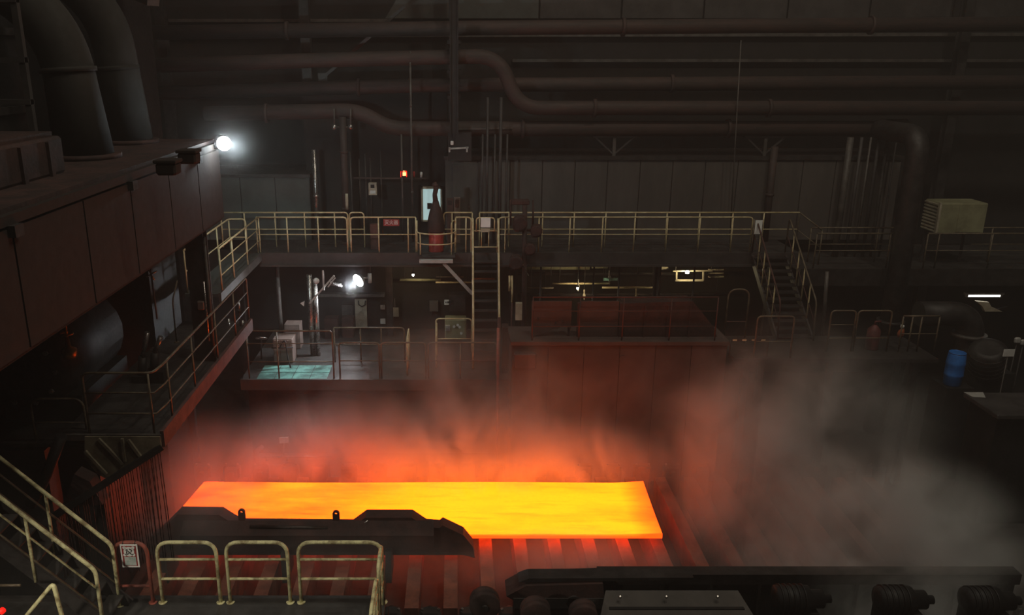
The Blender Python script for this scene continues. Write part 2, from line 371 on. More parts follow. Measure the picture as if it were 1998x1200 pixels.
def slab_mat():
    m = bpy.data.materials.new('hot_steel'); m.use_nodes = True; nt = m.node_tree; nd = nt.nodes; lk = nt.links
    b = nd['Principled BSDF']; b.inputs['Base Color'].default_value = (.12, .08, .06, 1); b.inputs['Roughness'].default_value = .7
    geo = nd.new('ShaderNodeNewGeometry')
    def noise(scale, stretch, det=5):
        mp = nd.new('ShaderNodeMapping'); mp.inputs['Scale'].default_value = stretch; lk.new(geo.outputs['Position'], mp.inputs[0])
        n = nd.new('ShaderNodeTexNoise'); n.inputs['Scale'].default_value = scale; n.inputs['Detail'].default_value = det; n.inputs['Roughness'].default_value = .6
        lk.new(mp.outputs[0], n.inputs['Vector']); return n.outputs['Fac']
    sep = nd.new('ShaderNodeSeparateXYZ'); lk.new(geo.outputs['Position'], sep.inputs[0])
    def math_(op, a, b_=None, c=None):
        n = nd.new('ShaderNodeMath'); n.operation = op
        for i, v in enumerate((a, b_, c)):
            if v is None: continue
            if isinstance(v, (int, float)): n.inputs[i].default_value = v
            else: lk.new(v, n.inputs[i])
        return n.outputs[0]
    def rng(v, a, b_, c=0, d=1):
        n = nd.new('ShaderNodeMapRange'); n.inputs[1].default_value = a; n.inputs[2].default_value = b_; n.inputs[3].default_value = c; n.inputs[4].default_value = d
        lk.new(v, n.inputs[0]); return n.outputs[0]
    # heat 0..1: the tail end and the rims have cooled, scale patches drift along the rolling direction
    end = rng(sep.outputs[0], -6.6, -.2)
    rim = rng(sep.outputs[0], 4.05, 4.72, 0, .8)
    rimy = rng(sep.outputs[1], 16.34, 16.28, 0, .7)
    side = rng(sep.outputs[2], ZS - .02, ZS - .05, 0, .55)
    patch = rng(noise(.9, (.45, 1.6, 1)), .50, .72, 0, .30)
    streak = rng(noise(2.2, (.35, 3.0, 1), 8), .52, .75, 0, .30)
    cool = math_('ADD', math_('ADD', rim, rimy), math_('ADD', patch, math_('ADD', streak, side)))
    tail = math_('MULTIPLY', math_('SUBTRACT', 1.0, end), 1.0)
    tailn = math_('MULTIPLY', tail, rng(noise(1.2, (.5, 1.3, 1)), .35, .65, .45, 1.35))
    heat = math_('SUBTRACT', 1.0, math_('ADD', cool, math_('MULTIPLY', tailn, .95)))
    r = nd.new('ShaderNodeValToRGB'); e = r.color_ramp.elements
    e[0].position = 0; e[0].color = (.48, .026, .000, 1)
    e[1].position = 1; e[1].color = (1.0, .125, .0002, 1)
    q = e.new(.45); q.color = (.88, .060, .000, 1)
    lk.new(heat, r.inputs[0]); lk.new(r.outputs[0], b.inputs['Emission Color']); b.inputs['Emission Strength'].default_value = SLAB_E
    M['hot_steel'] = m
SLAB_E = 5.7
slab_mat()
slab().build('steel_slab', 'hot_steel', None, label='long glowing yellow-orange hot steel slab lying on the rollers', cat='steel slab')

# near side guide: one long dark steel cover with two humps, a pointed end, two lifting lugs
YG = 15.75
def gz(px, py): return W(px, py, YG + .34)
t = T('side_guide', 'long dark steel side guide with two raised humps in front of the glowing slab', 'side guide', W(600, 1066, YG))
prof = [gz(300, 1066), gz(300, 1040), gz(332, 1012), gz(356, 988), gz(436, 989), gz(458, 1003), gz(474, 1011), gz(690, 1013), gz(716, 994), gz(805, 994), gz(832, 1012), gz(858, 1014), gz(864, 1009), gz(904, 1028), gz(922, 1050), gz(926, 1072), gz(905, 1066)]
MB().prism(prof, (0, -.34, 0)).build('cover', 'rust_dark', t)
a, b = W(350, 1040, YG - .3), W(846, 1046, YG - .3)
MB().prism([Vector((a.x, YG - .001, a.z + .12)), Vector((a.x, YG - .28, a.z - .08)), Vector((a.x, YG - .28, 1.18)), Vector((a.x, YG - .001, 1.18))], (b.x - a.x, 0, 0)).build('lower_skirt', 'rust_dark', t)
MB().tube([W(488, 1027, YG - .12), W(640, 1031, YG - .12)], .045, 10).build('pipe', 'roller_steel', t)
for px, py in ((472, 1014), (656, 1017)):
    p = W(px, py + 2, YG + .16); arc = [Vector((.075 * math.cos(q), 0, .20 + .075 * math.sin(q))) for q in [math.pi * k / 8 for k in range(9)]]
    out = [p + Vector((.075, 0, -.06))] + [p + v for v in arc] + [p + Vector((-.075, 0, -.06))]
    hole = [p + Vector((.03 * math.cos(q), 0, .20 + .03 * math.sin(q))) for q in [math.pi * 2 * k / 8 for k in range(8)]]
    mb = MB()      # plate with a round eye: quads between outer arc and eye
    n = 16; oo = []; ii = []
    for k in range(n):
        q = 2 * math.pi * k / n; c_, s_ = math.cos(q), math.sin(q)
        r_o = .075 if s_ >= -.01 else min(.075 / max(abs(c_), 1e-3), .26 / max(abs(s_), 1e-3))
        oo.append(p + Vector((r_o * c_, 0, .20 + r_o * s_))); ii.append(p + Vector((.032 * c_, 0, .20 + .032 * s_)))
    dv = Vector((0, .06, 0)); vv = oo + ii + [v + dv for v in oo] + [v + dv for v in ii]; ff = []
    for k in range(n):
        j = (k + 1) % n
        ff += [(k, n + k, n + j, j), (2 * n + k, 2 * n + j, 3 * n + j, 3 * n + k), (k, j, 2 * n + j, 2 * n + k), (n + k, 3 * n + k, 3 * n + j, n + j)]
    mb._add(vv, ff, False).build('lifting_lug', 'rust_dark', t)
for px in (330, 560, 760):     # feet down to the floor between rollers
    p = W(px, 1066, YG); MB().span((p.x - .06, YG - .4, .40), (p.x + .06, YG + .3, p.z + .05)).build('foot', 'steel_dark', t)
MB().tube([W(686, 1036, YG - .03), W(718, 1016, YG - .03)], .018, 6).build('grease_line', 'steel_bright', t)

# far side guide with its spray pipe
t = T('spray_header', 'steel spray header with thin bright pipe behind the far slab edge', 'pipe', W(560, 905, 20.25))
MB().span((W(505, 905, 20.3).x, 20.15, .0), (W(645, 905, 20.3).x, 20.5, ZP(905, 20.2)), .03).build('housing', 'steel_dark', t)
MB().tube([W(508, 891, 20.2), W(650, 891, 20.2)], .03, 8).build('spray_pipe', 'steel_bright', t)
MB().tube(fillet([W(500, 925, 20.2), W(500, 880, 20.2), W(512, 872, 20.4)], .1), .07, 8).build('riser', 'rust', t)
for px in (520, 560, 600): MB().lathe(W(px, 891, 20.2), [(0, .02), (-.12, .035)], (0, 0, 1), 8).build('nozzle', 'steel_bright', t)
p = W(554, 859, 20.6)
MB().box(p, (.26, .03, .17), .2).build('tag_plate', 'white', t)
MB().tube([p, p + Vector((-.05, 0, -.5))], .015, 6).build('tag_post', 'steel_bright', t)

# table-side gear along the near edge, right of the walkway
def drum(label, px, py, Y, r, L, m='rust_dark', group=None):
    p = W(px, py, Y); t = T('roller_coupling', label, 'coupling', (p.x, p.y, 0), group)
    MB().lathe(p, [(0, r * .3), (.008, r * .92), (.025, r), (L * .45, r), (L * .45, r * .6), (L * .6, r * .6), (L * .6, r), (L, r), (L, r * .4)], (0, 1, 0), 20).build('hub', m, t)
    MB().lathe(p - Vector((0, .04, 0)), [(0, r * .22), (.06, r * .22)], (0, 1, 0), 12).build('shaft', 'steel_dark', t)
    MB().span((p.x - r * .8, p.y + .12, 0), (p.x + r * .8, p.y + L * .9, p.z - r * .75)).build('pedestal', 'steel_black', t)
drum('round dark coupling between the walkway end and the grey machine cover', 946, 1186, 12.3, .27, .25)
drum('round dark coupling with pale shaft under the brown machine hood', 1046, 1204, 12.2, .27, .25)
drum('round dark coupling tucked beside the grey sloping cover plate', 1140, 1208, 12.2, .25, .25)
t = T('machine_hood', 'dark brown machine hood with sloped front at the near roller edge', 'hood', W(1070, 1160, 13.2))
ya, yb = 13.0, 13.5
pr_ = [(985, 1132), (1022, 1112), (1168, 1108), (1172, 1152), (1160, 1166), (1002, 1166), (1000, 1140)]
MB().prism([W(a_, b_, yb) for a_, b_ in pr_], (0, ya - yb, 0)).build('cover', 'rust_dark', t)
MB().prism([W(1010, 1117, 13.35), W(1030, 1110, 13.35), W(1345, 1108, 13.35), W(1345, 1113, 13.35)], (0, -.3, 0)).build('roof_plate', 'steel_dark', t)
MB().span(W(1002, 1168, 12.98), W(1172, 1160, 13.4)).build('lip', 'fascia', t)
p = W(1030, 1178, 12.98); MB().lathe(p, [(0, .12), (.35, .12)], (0, 1, 0), 12).build('bearing_cap', 'roller_steel', t)
p = W(1120, 1176, 12.98); MB().lathe(p, [(0, .14), (.35, .14)], (0, 1, 0), 12).build('bearing_cap', 'steel_dark', t)
MB().span((W(1005, 1170, 13).x, 13.05, 0), (W(1168, 1170, 13).x, 13.5, ZP(1160, 13))).build('base', 'steel_black', t)
t = T('table_beam', 'long black beam along the near edge of the roller table', 'beam', W(1500, 1140, 13.5))
a, b = W(1165, 1108, 13.6), W(1980, 1106, 13.6)
MB().span((a.x, 13.38, a.z - .22), (b.x, 13.65, a.z)).build('upper_flange', 'steel_dark', t)
MB().span((a.x, 13.5, .3), (b.x, 13.58, a.z - .2)).build('web', 'steel_black', t)
MB().span((a.x, 13.34, 0), (b.x, 13.65, .3)).build('lower_flange', 'steel_dark', t)
for k in range(9):
    x = a.x + .3 + (b.x - a.x - .6) * k / 8; MB().span((x - .03, 13.38, .3), (x + .03, 13.5, a.z - .2)).build('stiffener', 'steel_dark', t)
t = T('cover_plate', 'grey sloping cover plate at the bottom edge below the slab end', 'cover plate', W(1310, 1190, 12.6))
q = [W(1172, 1200, 12.4), W(1182, 1152, 12.9), W(1440, 1152, 12.9), W(1470, 1200, 12.4)]
MB().prism(q, (0, .05, -.06)).build('plate', 'wall_grey', t)
for px, py in ((1210, 1165), (1300, 1165), (1400, 1165), (1330, 1188)): MB().lathe(W(px, py, 12.66), [(0, .03), (.03, .03), (.035, .015)], (0, -.5, 1), 8).build('bolt', 'steel_bright', t)
MB().span((q[1].x, 12.5, 0), (q[2].x, 12.95, q[1].z - .1)).build('base', 'steel_black', t)
for i, (px, py, lb) in enumerate(((1560, 1168, 'dark gearmotor under the steam, nearer the grey cover plate'), (1760, 1170, 'dark gearmotor under the thickest steam at the bottom edge'), (1930, 1172, 'dark gearmotor at the bottom edge beyond the steam'))):
    p = W(px, py, 12.6); t = T('gearmotor', lb, 'motor', (p.x, p.y, 0), 'roller gearmotors')
    MB().lathe(p + Vector((-.45, 0, 0)), [(0, .12), (.02, .24), (.6, .24), (.62, .17), (.85, .17), (.87, .08), (1.0, .08)], (1, 0, 0), 18).build('motor_body', 'steel_black', t)
    for k in range(5): MB().lathe(p + Vector((-.38 + k * .1, 0, 0)), [(0, .265), (.03, .265)], (1, 0, 0), 18).build('cooling_fin', 'steel_black', t)
    MB().span((p.x - .4, p.y - .2, 0), (p.x + .3, p.y + .2, p.z - .18)).build('base', 'steel_black', t)
# ================================================================== PIPES OVERHEAD
def pipe(label, pts, r, m='pipe_brown', rad=.6, flanges=(), name='overhead_pipe', group=None, seg=14):
    path = fillet(pts, rad, 8); t = T(name, label, 'pipe', path[0], group)
    MB().tube(path, r, seg).build('pipe_run', m, t)
    for f in flanges:
        f = Vector(f); MB().lathe(f - Vector((.05, 0, 0)), [(0, (r if isinstance(r, float) else r[0]) * 1.28), (.1, (r if isinstance(r, float) else r[0]) * 1.28)], (1, 0, 0), seg).build('flange', m, t)
    return t
G_P = 'large brown overhead pipes'
pipe('topmost large brown pipe running right across below the cladding sheets', [W(300, 64, 26.9), W(900, 55, 26.9), W(2080, 46, 26.9)], .22, flanges=[W(560, 60, 26.9), W(1216, 53, 26.9), W(1700, 49, 26.9)], group=G_P)
pipe('large brown pipe that drops through an S-bend near the column', [W(300, 128, 26.2), W(640, 117, 26.2), W(975, 109, 26.2), W(1010, 211, 26.2), W(2080, 211, 26.2)], .22, rad=.75, flanges=[W(1160, 211, 26.2), W(1500, 211, 26.2)], group=G_P)
pipe('straight large brown pipe second from the top of the stack on the right half', [W(300, 182, 27.0), W(840, 166, 27.0), W(2080, 160, 27.0)], .22, flanges=[W(700, 170, 27), W(1310, 163, 27)], group=G_P)
p4 = pipe('lowest large brown pipe, stepped near the beacon and dropping as a wide duct', [W(400, 222, 26.5), W(700, 216, 26.5), W(760, 251, 26.5), W(1770, 251, 26.5)], .24, rad=.8, flanges=[W(520, 221, 26.5), W(1020, 251, 26.5), W(1420, 251, 26.5)], group=G_P)
MB().bar(W(890, 252, 26.24), W(1000, 250, 26.24), .03, .05).build('pale_strip', 'pipe_grey', p4)  # paler strip along part of the lowest pipe
# big vertical duct that the lowest pipe turns into
p0 = W(1766, 251, 26.5); pv = W(1790, 300, 23.9)
MB().tube(fillet([p0, Vector((pv.x, 26.5, p0.z)), Vector((pv.x, 23.9, p0.z)), Vector((pv.x, 23.9, 0))], .6, 8), .30, 14).build('vertical_duct', 'steel_dark', p4)
MB().lathe((pv.x, 23.9, 3.6), [(0, .40), (.1, .40)], (0, 0, 1), 16).build('flange', 'steel_dark', p4)
# column and pipe hangers in front of the stack
t = T('pipe_hanger', 'dark vertical steel hanger crossing in front of the overhead pipes', 'hanger', W(886, 238, 25.7))
a, b = W(886, 262, 25.7), W(886, -60, 25.7)
MB().span((a.x - .13, 25.62, a.z), (a.x - .10, 25.82, 30)).build('flange', 'steel_black', t)
MB().span((a.x + .10, 25.62, a.z), (a.x + .13, 25.82, 30)).build('flange', 'steel_black', t)
MB().span((a.x - .10, 25.70, a.z), (a.x + .10, 25.74, 30)).build('web', 'steel_black', t)
for py, in ((82,), (140,), (190,)):
    p = W(886, py, 25.7); MB().span((a.x - .2, 25.72, p.z - .05), (a.x + .2, 27.1, p.z + .05)).build('bracket_arm', 'steel_black', t)
for px, lb in ((1197, 'V-braced pipe stand on the room roof below the middle of the lowest pipe'), (1490, 'V-braced pipe stand on the room roof near the far stair')):
    p = W(px, 305, 26.5); zt = ZP(266, 26.5); t = T('pipe_stand', lb, 'pipe stand', (p.x, 26.5, zr + .12))
    MB().span((p.x - .05, 26.45, zr + .12), (p.x + .05, 26.55, zt)).build('post', 'pipe_grey', t)
    for s_ in (-1, 1): MB().bar((p.x, 26.5, zr + .16), (p.x + s_ * .62, 26.5, zt - .02), .05, .05).build('brace', 'fascia', t)
    MB().span((p.x - .7, 26.42, zt - .03), (p.x + .7, 26.58, zt + .03)).build('saddle', 'fascia', t)
# vertical risers and conduits against the walls
def riser(label, px, y0, y1, Y, r, m='pipe_grey', px2=None, name='vertical_pipe', z1=None, group=None, bands=0):
    a = W(px, y0, Y); b = W(px2 if px2 else px, y1, Y)
    if z1 is not None: b.z = z1
    b.x = a.x if not px2 else b.x
    t = T(name, label, 'pipe', b, group); MB().tube([a, b], r, 10).build('pipe_run', m, t)
    for k in range(bands):
        q = a.lerp(b, (k + .6) / (bands + .2)); MB().lathe(q, [(-.04, r * 1.25), (.04, r * 1.25)], (0, 0, 1), 10).build('clamp', m, t)
    return t
riser('brown vertical pipe dropping from the stepped pipe beside the left railing', 668, 228, 420, 26.1, .11, 'pipe_brown', z1=ZP_UP, bands=2)
MB().lathe(W(676, 378, 25.98), [(0, .05), (.5, .05)], (0, 0, -1), 8).build('marker_sleeve', 'beige', bpy.data.objects['vertical_pipe'])
riser('slender grey vertical pipe just beyond the lit annex wall', 612, 292, 420, 26.2, .075, 'steel_bright', z1=ZP_UP, bands=1)
riser('thin pinkish conduit running down to the red beacon', 783, 262, 420, 26.1, .03, 'pipe_grey', z1=ZP_UP)
riser('thin pinkish conduit just beside the red beacon, reaching higher', 800, 100, 420, 26.05, .032, 'pipe_grey', z1=ZP_UP, bands=2)
riser('reddish vertical pipe on the room wall by the white notice', 1512, 286, 420, 26.2, .11, 'pipe_brown', z1=ZP_UP, bands=1)
for i, (px, r, lb) in enumerate(((942, .03, 'first'), (952, .04, 'second'), (966, .03, 'third'), (978, .05, 'fourth'), (990, .03, 'fifth'))):
    riser('%s of five thin dark conduits behind the ladder head, counted from the hanger' % lb, px, 190 if i % 2 else 262, 420, 25.86, r, 'fascia', z1=ZP_UP, name='wall_conduit', group='conduits behind the ladder head')
for i, (px, r, m_, lb) in enumerate(((1660, .10, 'pipe_grey', 'thick grey pipe'), (1682, .05, 'fascia', 'dark slim pipe'), (1700, .035, 'pipe_grey', 'pale thin conduit'), (1716, .05, 'fascia', 'dark middle conduit'), (1733, .045, 'pipe_grey', 'pale slim pipe'), (1750, .03, 'fascia', 'thinnest dark conduit'))):
    riser('%s in the vertical bundle beside the wide dark duct' % lb, px, 268, 430, 26.1, r, m_, z1=Z_RT, name='bundle_pipe', group='vertical pipe bundle by the duct')
riser('thin slanting cable hanging over the grey room wall', 1446, 78, 500, 25.9, .018, 'pipe_grey', px2=1421, z1=ZP_UP, name='hanging_cable')
for i, (px, y0) in enumerate(((683, 296), (700, 310), (712, 300), (722, 308), (742, 290))):
    riser('%s thin conduit in the dark recess between the brown pipe and beacon' % ORD[i], px, y0, 420, 27.38, .022, 'pipe_grey', z1=ZP_UP, name='recess_conduit', group='conduits in the dark recess')
t = T('valve_pair', 'two small bright valves flanking the brown vertical pipe top', 'valve', W(668, 250, 26.2))
for px in (652, 684):
    p = W(px, 248, 26.1); MB().lathe(p, [(-.09, .03), (-.05, .08), (.05, .08), (.09, .03)], (0, 0, 1), 10).build('valve_body', 'steel_bright', t)
    MB().tube([p, W(px, 212, 26.1)], .03, 8).build('stem', 'pipe_grey', t)
MB().tube([W(652, 248, 26.1), W(684, 248, 26.1)], .025, 8).build('cross_pipe', 'pipe_grey', t)
# slanted roof brace and bright-edged ceiling strip
t = T('roof_brace', 'slanting dark strut between the upper pipes', 'brace', W(700, 150, 27.3))
MB().bar(W(630, 152, 27.4), W(790, 12, 27.4), .10, .10).build('strut', 'fascia', t)
MB().box(W(630, 152, 27.4), (.3, .05, .3)).build('gusset', 'fascia', t)

# ================================================================== RAILINGS OF THE UPPER PLATFORM
def R(*a): return pxs(a, YF, ZP_UP)
def RB(*a): return pxs(a, YB, ZP_UP)
z = ZP_UP
railing('front railing run of the upper platform between side walkway and brown pipe', R(504, 679), R(541 + 22, 623), hoop=(False, True))
railing('short front railing run with the red character sign tied to it', R(686, 812), R(740, 797), hoop=(True, False))
railing('back railing run against the lit annex wall', RB(436, 681), RB(481, 540, 597, 655), hoop=(False, True))
railing('small hooped back railing just beside the brown pipe', RB(684, 712), [], hoop=(True, True))
railing('short back railing between the bottle-shaped stack and the ladder head', RB(866, 921), RB(882,), hoop=(True, False))
railing('short front railing between the curved balcony and the ladder', R(889, 919), R(909,), hoop=(False, True))
railing('long front railing run from the ladder to the far stair', R(973, 1462), R(985, 1050, 1110, 1173, 1235, 1298, 1361, 1424), hoop=(True, True))
railing('long back railing run in front of the grey room wall', RB(935, 1552), RB(992, 1057, 1118, 1179, 1236, 1297, 1360, 1424, 1484), hoop=(False, False))
# balcony that bows outward in front of the stack
pts = [Vector((XP(814, YF, z), YF, z))]; c0 = Vector((XP(851, YF, z), YF, z)); rb = abs(c0.x - XP(888, YF, z))
arc = [c0 + Vector((-rb * math.cos(math.pi * k / 10), -.42 * math.sin(math.pi * k / 10), 0)) for k in range(11)]
t = T('balcony_railing', 'low bowed railing around the rusty bottle-shaped stack', 'railing', arc[0])
MB().tube([p + UP * .66 for p in arc], .022, 8).build('top_rail', 'yellow', t)
MB().tube([p + UP * .34 for p in arc], .018, 6).build('middle_rail', 'yellow', t)
for k in (0, 2, 8, 10): MB().tube([arc[k], arc[k] + UP * (.66 if k in (2, 8) else 1.0)], .022, 8).build('post', 'yellow', t)
MB().tube(fillet([arc[8] + UP * .66, arc[8] + UP * 1.0, arc[10] + UP * 1.02, arc[10] + UP * .6], .12), .022, 8).build('end_hoop', 'yellow', t)
MB().prism(arc, (0, 0, -.05)).build('balcony_deck', 'deck', t)
# side walkway railings and the descent toward the right platform
railing('inner side-walkway railing leaning into the picture beside the lit annex wall', [(-5.98, 20.2, z), (-5.98, YF, z)], [(-5.98, 21.4, z), (-5.98, 22.9, z)], mids=(.36, .68), hoop=(False, False), m='yellow')
railing('outer side-walkway railing partly hidden by the dark beam', [(-6.8, 20.0, z), (-6.8, 24.2, z), (-6.8 + .5, 24.2, z)], [(-6.8, 21.6, z), (-6.8, 22.9, z), (-6.8, 24.2, z)], mids=(.5,), hoop=(False, True), m='yellow')
xa = XP(1552, YB, z); xb = XP(1582, YB, Z_RT)
t = railing('sloping back rail linking the upper platform to the lower right platform', [(xa, YB, z), (xb + .1, YB - .3, Z_RT)], [], hoop=(False, False), mids=(.5,), m='yellow_dull')
def RR_(*a): return pxs(a, YF, Z_RT)
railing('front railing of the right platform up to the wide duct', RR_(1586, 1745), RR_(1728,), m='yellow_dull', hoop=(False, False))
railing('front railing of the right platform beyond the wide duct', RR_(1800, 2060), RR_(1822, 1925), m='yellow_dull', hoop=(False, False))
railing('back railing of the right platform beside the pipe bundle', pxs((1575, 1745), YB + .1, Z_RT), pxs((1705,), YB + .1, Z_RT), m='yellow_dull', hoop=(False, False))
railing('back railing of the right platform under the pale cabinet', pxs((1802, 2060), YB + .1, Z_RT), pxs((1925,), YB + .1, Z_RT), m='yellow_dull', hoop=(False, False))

# ------------------------------------------------------------------ steep ladder between the decks
t = T('ship_ladder', 'steep yellow-railed ladder from the lower deck up to the upper platform', 'ladder', (XP(946, 23.0, Z_LOW), 23.0, Z_LOW))
ytop, ybot = YF - .12, 23.15
for px in (922, 971):
    xt = XP(px, ytop, z)
    MB().tube(fillet([Vector((xt, ytop + .12, z)), Vector((xt, ytop + .02, z + 1.08)), Vector((xt, ytop - .12, z + 1.05)), Vector((xt, ybot - .42, Z_LOW + 1.25)), Vector((xt, ybot - .30, Z_LOW))], .12), .034, 8).build('handrail', 'yellow', t)
    MB().bar((xt, ytop, z - .06), (xt, ybot, Z_LOW), .03, .14, up=(0, -1, .4)).build('stringer', 'fascia', t)
xa, xb = XP(922, ytop, z) + .02, XP(971, ytop, z) - .02
for k in range(11):
    u = (k + .6) / 11.4; y_ = ybot + (ytop - ybot) * u; zz = Z_LOW + (z - Z_LOW) * u
    MB().span((xa, y_ - .13, zz - .02), (xb, y_ + .08, zz + .01)).build('tread', 'fascia', t)
t = T('ladder_gate', 'hooped yellow safety gate across the top of the ladder', 'gate', (XP(946, YF - .2, z), YF - .2, z))
g0, g1 = XP(929, YF - .18, z), XP(964, YF - .18, z)
MB().tube(fillet([(g0, YF - .18, z + .70), (g0, YF - .18, z + 1.12), (g1, YF - .18, z + 1.12), (g1, YF - .18, z + .70)], .1), .022, 8).build('hoop', 'yellow', t)
for f in (.22, .72): MB().tube([(XP(922, YF - .18, z), YF - .18, z + f), (XP(971, YF - .18, z), YF - .18, z + f)], .02, 8).build('cross_bar', 'yellow', t)
for px in (939, 953): MB().tube([(XP(px, YF - .18, z), YF - .18, z + .22), (XP(px, YF - .18, z), YF - .18, z + .72)], .018, 6).build('upright', 'yellow', t)
def plate(name, label, cat, px0, py0, px1, py1, Y, m, thick=.02, parent=None, foot=None):
    a, b = W(px0, py1, Y), W(px1, py0, Y); a.x = W(px0, (py0 + py1) / 2, Y).x; b.x = W(px1, (py0 + py1) / 2, Y).x
    if foot is not None: a.z = foot
    mb = MB().span((a.x, Y, a.z), (b.x, Y + thick, b.z), min(.006, thick * .3))
    return (mb.build(name, m, parent) if parent else mb.build(name, m, None, label=label, cat=cat)), a, b
plate('notice_board', 'blank white notice plate hanging on the ladder gate', 'sign', 938, 425, 957, 444, YF - .23, 'sign_white')
plate('junction_box', 'small yellowish box hanging under the blank white notice', 'box', 938, 446, 956, 453, YF - .25, 'beige', .06)
o, a, b = plate('notice_board', 'blank pale white notice beside the top of the far stair', 'sign', 1473, 430, 1487, 457, YF - .3, 'sign_white')
t = T('sign_stand', 'wire frame carrying the pale notice by the far stair', 'frame', (a.x, YF - .27, z))
for xx in (a.x - .02, b.x + .02): MB().tube([(xx, YF - .27, z), (xx, YF - .27, b.z + .03)], .015, 6).build('upright', 'yellow_dull', t)

# red sign with three white characters
o, a, b = plate('character_sign', 'red sign with three white characters on the upper railing', 'sign', 748, 428, 779, 441, YF - .06, 'sign_red')
def lettering(body, size, loc, parent, material, name='lettering', rot=(math.pi / 2, 0, 0), width=None):
    cu = bpy.data.curves.new(name, 'FONT'); cu.body = body; cu.size = size; cu.align_x = 'CENTER'; cu.align_y = 'CENTER'; cu.extrude = .002
    ob = bpy.data.objects.new(name, cu); C.objects.link(ob)
    bpy.context.view_layer.update()
    dg = bpy.context.evaluated_depsgraph_get(); me = bpy.data.meshes.new_from_object(ob.evaluated_get(dg))
    bpy.data.objects.remove(ob)
    if width and len(me.vertices):
        xs = [v.co.x for v in me.vertices]; k = width / (max(xs) - min(xs))
        for v in me.vertices: v.co.x *= k
    me.materials.clear(); me.materials.append(M[material]); o = bpy.data.objects.new(name, me); C.objects.link(o)
    o.rotation_euler = rot; o.location = Vector(loc) - root_pos(parent); o.parent = parent; return o
lettering('灭火器', .15, ((a.x + b.x) / 2, YF - .065, (a.z + b.z) / 2), o, 'white', width=(b.x - a.x) * .84)

# ------------------------------------------------------------------ things along the upper platform
# bottle-shaped rusty stack with a glossy red foot
p = G(851, 486, z); p.y = YF + .2; p.x = XP(851, p.y, z)
t = T('rusty_stack', 'rusty bottle-shaped exhaust stack with bright red foot inside the balcony', 'stack', p)
MB().lathe(p, [(0, .20), (.02, .235), (.06, .225), (.62, .225), (.64, .21)], (0, 0, 1), 18).build('red_foot', 'red_paint', t)
MB().lathe(p + UP * .62, [(0, .27), (.03, .285), (.35, .26), (.62, .20), (.80, .13), (.95, .085)], (0, 0, 1), 6).build('hood', 'rust_dark', t)
MB().tube([p + UP * 1.5, p + UP * 1.75 + Vector((-.03, 0, 0)), p + UP * 1.98 + Vector((.02, 0, 0)), p + UP * 2.12 + Vector((-.04, 0, 0))], [.085, .07, .08, .06], 10).build('neck', 'rust_dark', t)
MB().lathe(p + UP * 2.02 + Vector((-.02, 0, 0)), [(0, .1), (.04, .1)], (0, 0, 1), 10).build('collar', 'rust_dark', t)
# lit window behind it
a, b = W(822, 432, 27.2), W(863, 364, 27.2); a.x = W(822, 400, 27.2).x; b.x = W(863, 400, 27.2).x
wn = S('window_1', MB().span((a.x, 27.25, a.z), (b.x, 27.35, b.z)), 'steel_dark')
for q0, q1 in (((a.x, a.z), (a.x + .06, b.z)), ((b.x - .06, a.z), (b.x, b.z)), ((a.x, b.z - .07), (b.x, b.z)), ((a.x, a.z), (b.x, a.z + .05))): MB().span((q0[0], 27.14, q0[1]), (q1[0], 27.26, q1[1])).build('window_frame', 'beige', wn)
MB().span((a.x + .06, 27.22, a.z + .05), (b.x - .06, 27.24, b.z - .07)).build('pane', 'room_glow', wn)
MB().span((a.x + .2, 27.18, a.z + .42), (a.x + .36, 27.21, a.z + .62)).build('notice', 'ink', wn)
# red beacon on its shelf
t = T('beacon_shelf', 'thin brown conduit shelf carrying the red beacon', 'shelf', W(760, 348, 26.2))
MB().bar(W(690, 347, 26.2), W(832, 348, 26.2), .10, .04).build('shelf_bar', 'pipe_brown', t)
for px in (700, 825): MB().bar(W(px, 348, 26.2), W(px, 350, 27.4), .05, .04).build('arm', 'pipe_brown', t)
t = T('warning_beacon', 'glowing red warning beacon on the conduit shelf', 'beacon', W(788, 346, 26.15))
p = W(788, 345, 26.15); MB().lathe(p, [(0, .10), (.04, .10)], (0, 0, 1), 14).build('base', 'ink', t)
MB().lathe(p + UP * .03, [(0, .075), (.12, .075), (.15, .05), (.16, .01)], (0, 0, 1), 14).build('lens', 'beacon_core', t)
for s_ in (-1, 1): MB().span((p.x + s_ * .09 - .012, p.y - .06, p.z), (p.x + s_ * .09 + .012, p.y + .06, p.z + .17)).build('guard', 'beacon', t)  # guard and ring glow by themselves to carry the beacon's red light
MB().ring(p + UP * .17, .09, .014, seg=14).build('glowing_ring', 'beacon', t)
p = W(807, 340, 26.15); MB().lathe(p, [(-.09, .05), (.06, .05), (.09, .03)], (0, 0, 1), 12).build('dark_beacon', 'sign_red', None, label='small unlit dark red lamp next to the glowing beacon', cat='lamp')
p = W(822, 340, 26.15); MB().lathe(p, [(-.10, .04), (.05, .05), (.08, .02)], (0, 0, 1), 12).build('signal_horn', 'sign_grey', None, label='small grey signal horn at the end of the conduit shelf', cat='horn')
# pale control box
o, a, b = plate('control_box', 'pale control box with dark display on the recess wall', 'control box', 719, 357, 735, 381, 26.4, 'beige', .14)
MB().span((a.x + .07, 26.385, b.z - .16), (b.x - .07, 26.40, b.z - .05)).build('display', 'glass_dark', o)
MB().span((a.x + .04, 26.39, a.z + .05), (b.x - .04, 26.40, a.z + .16)).build('panel', 'white', o)
MB().bar((a.x + .1, 26.5, a.z + .1), (a.x + .1, 27.4, a.z + .1), .05, .05).build('mounting_arm', 'steel_dark', o)
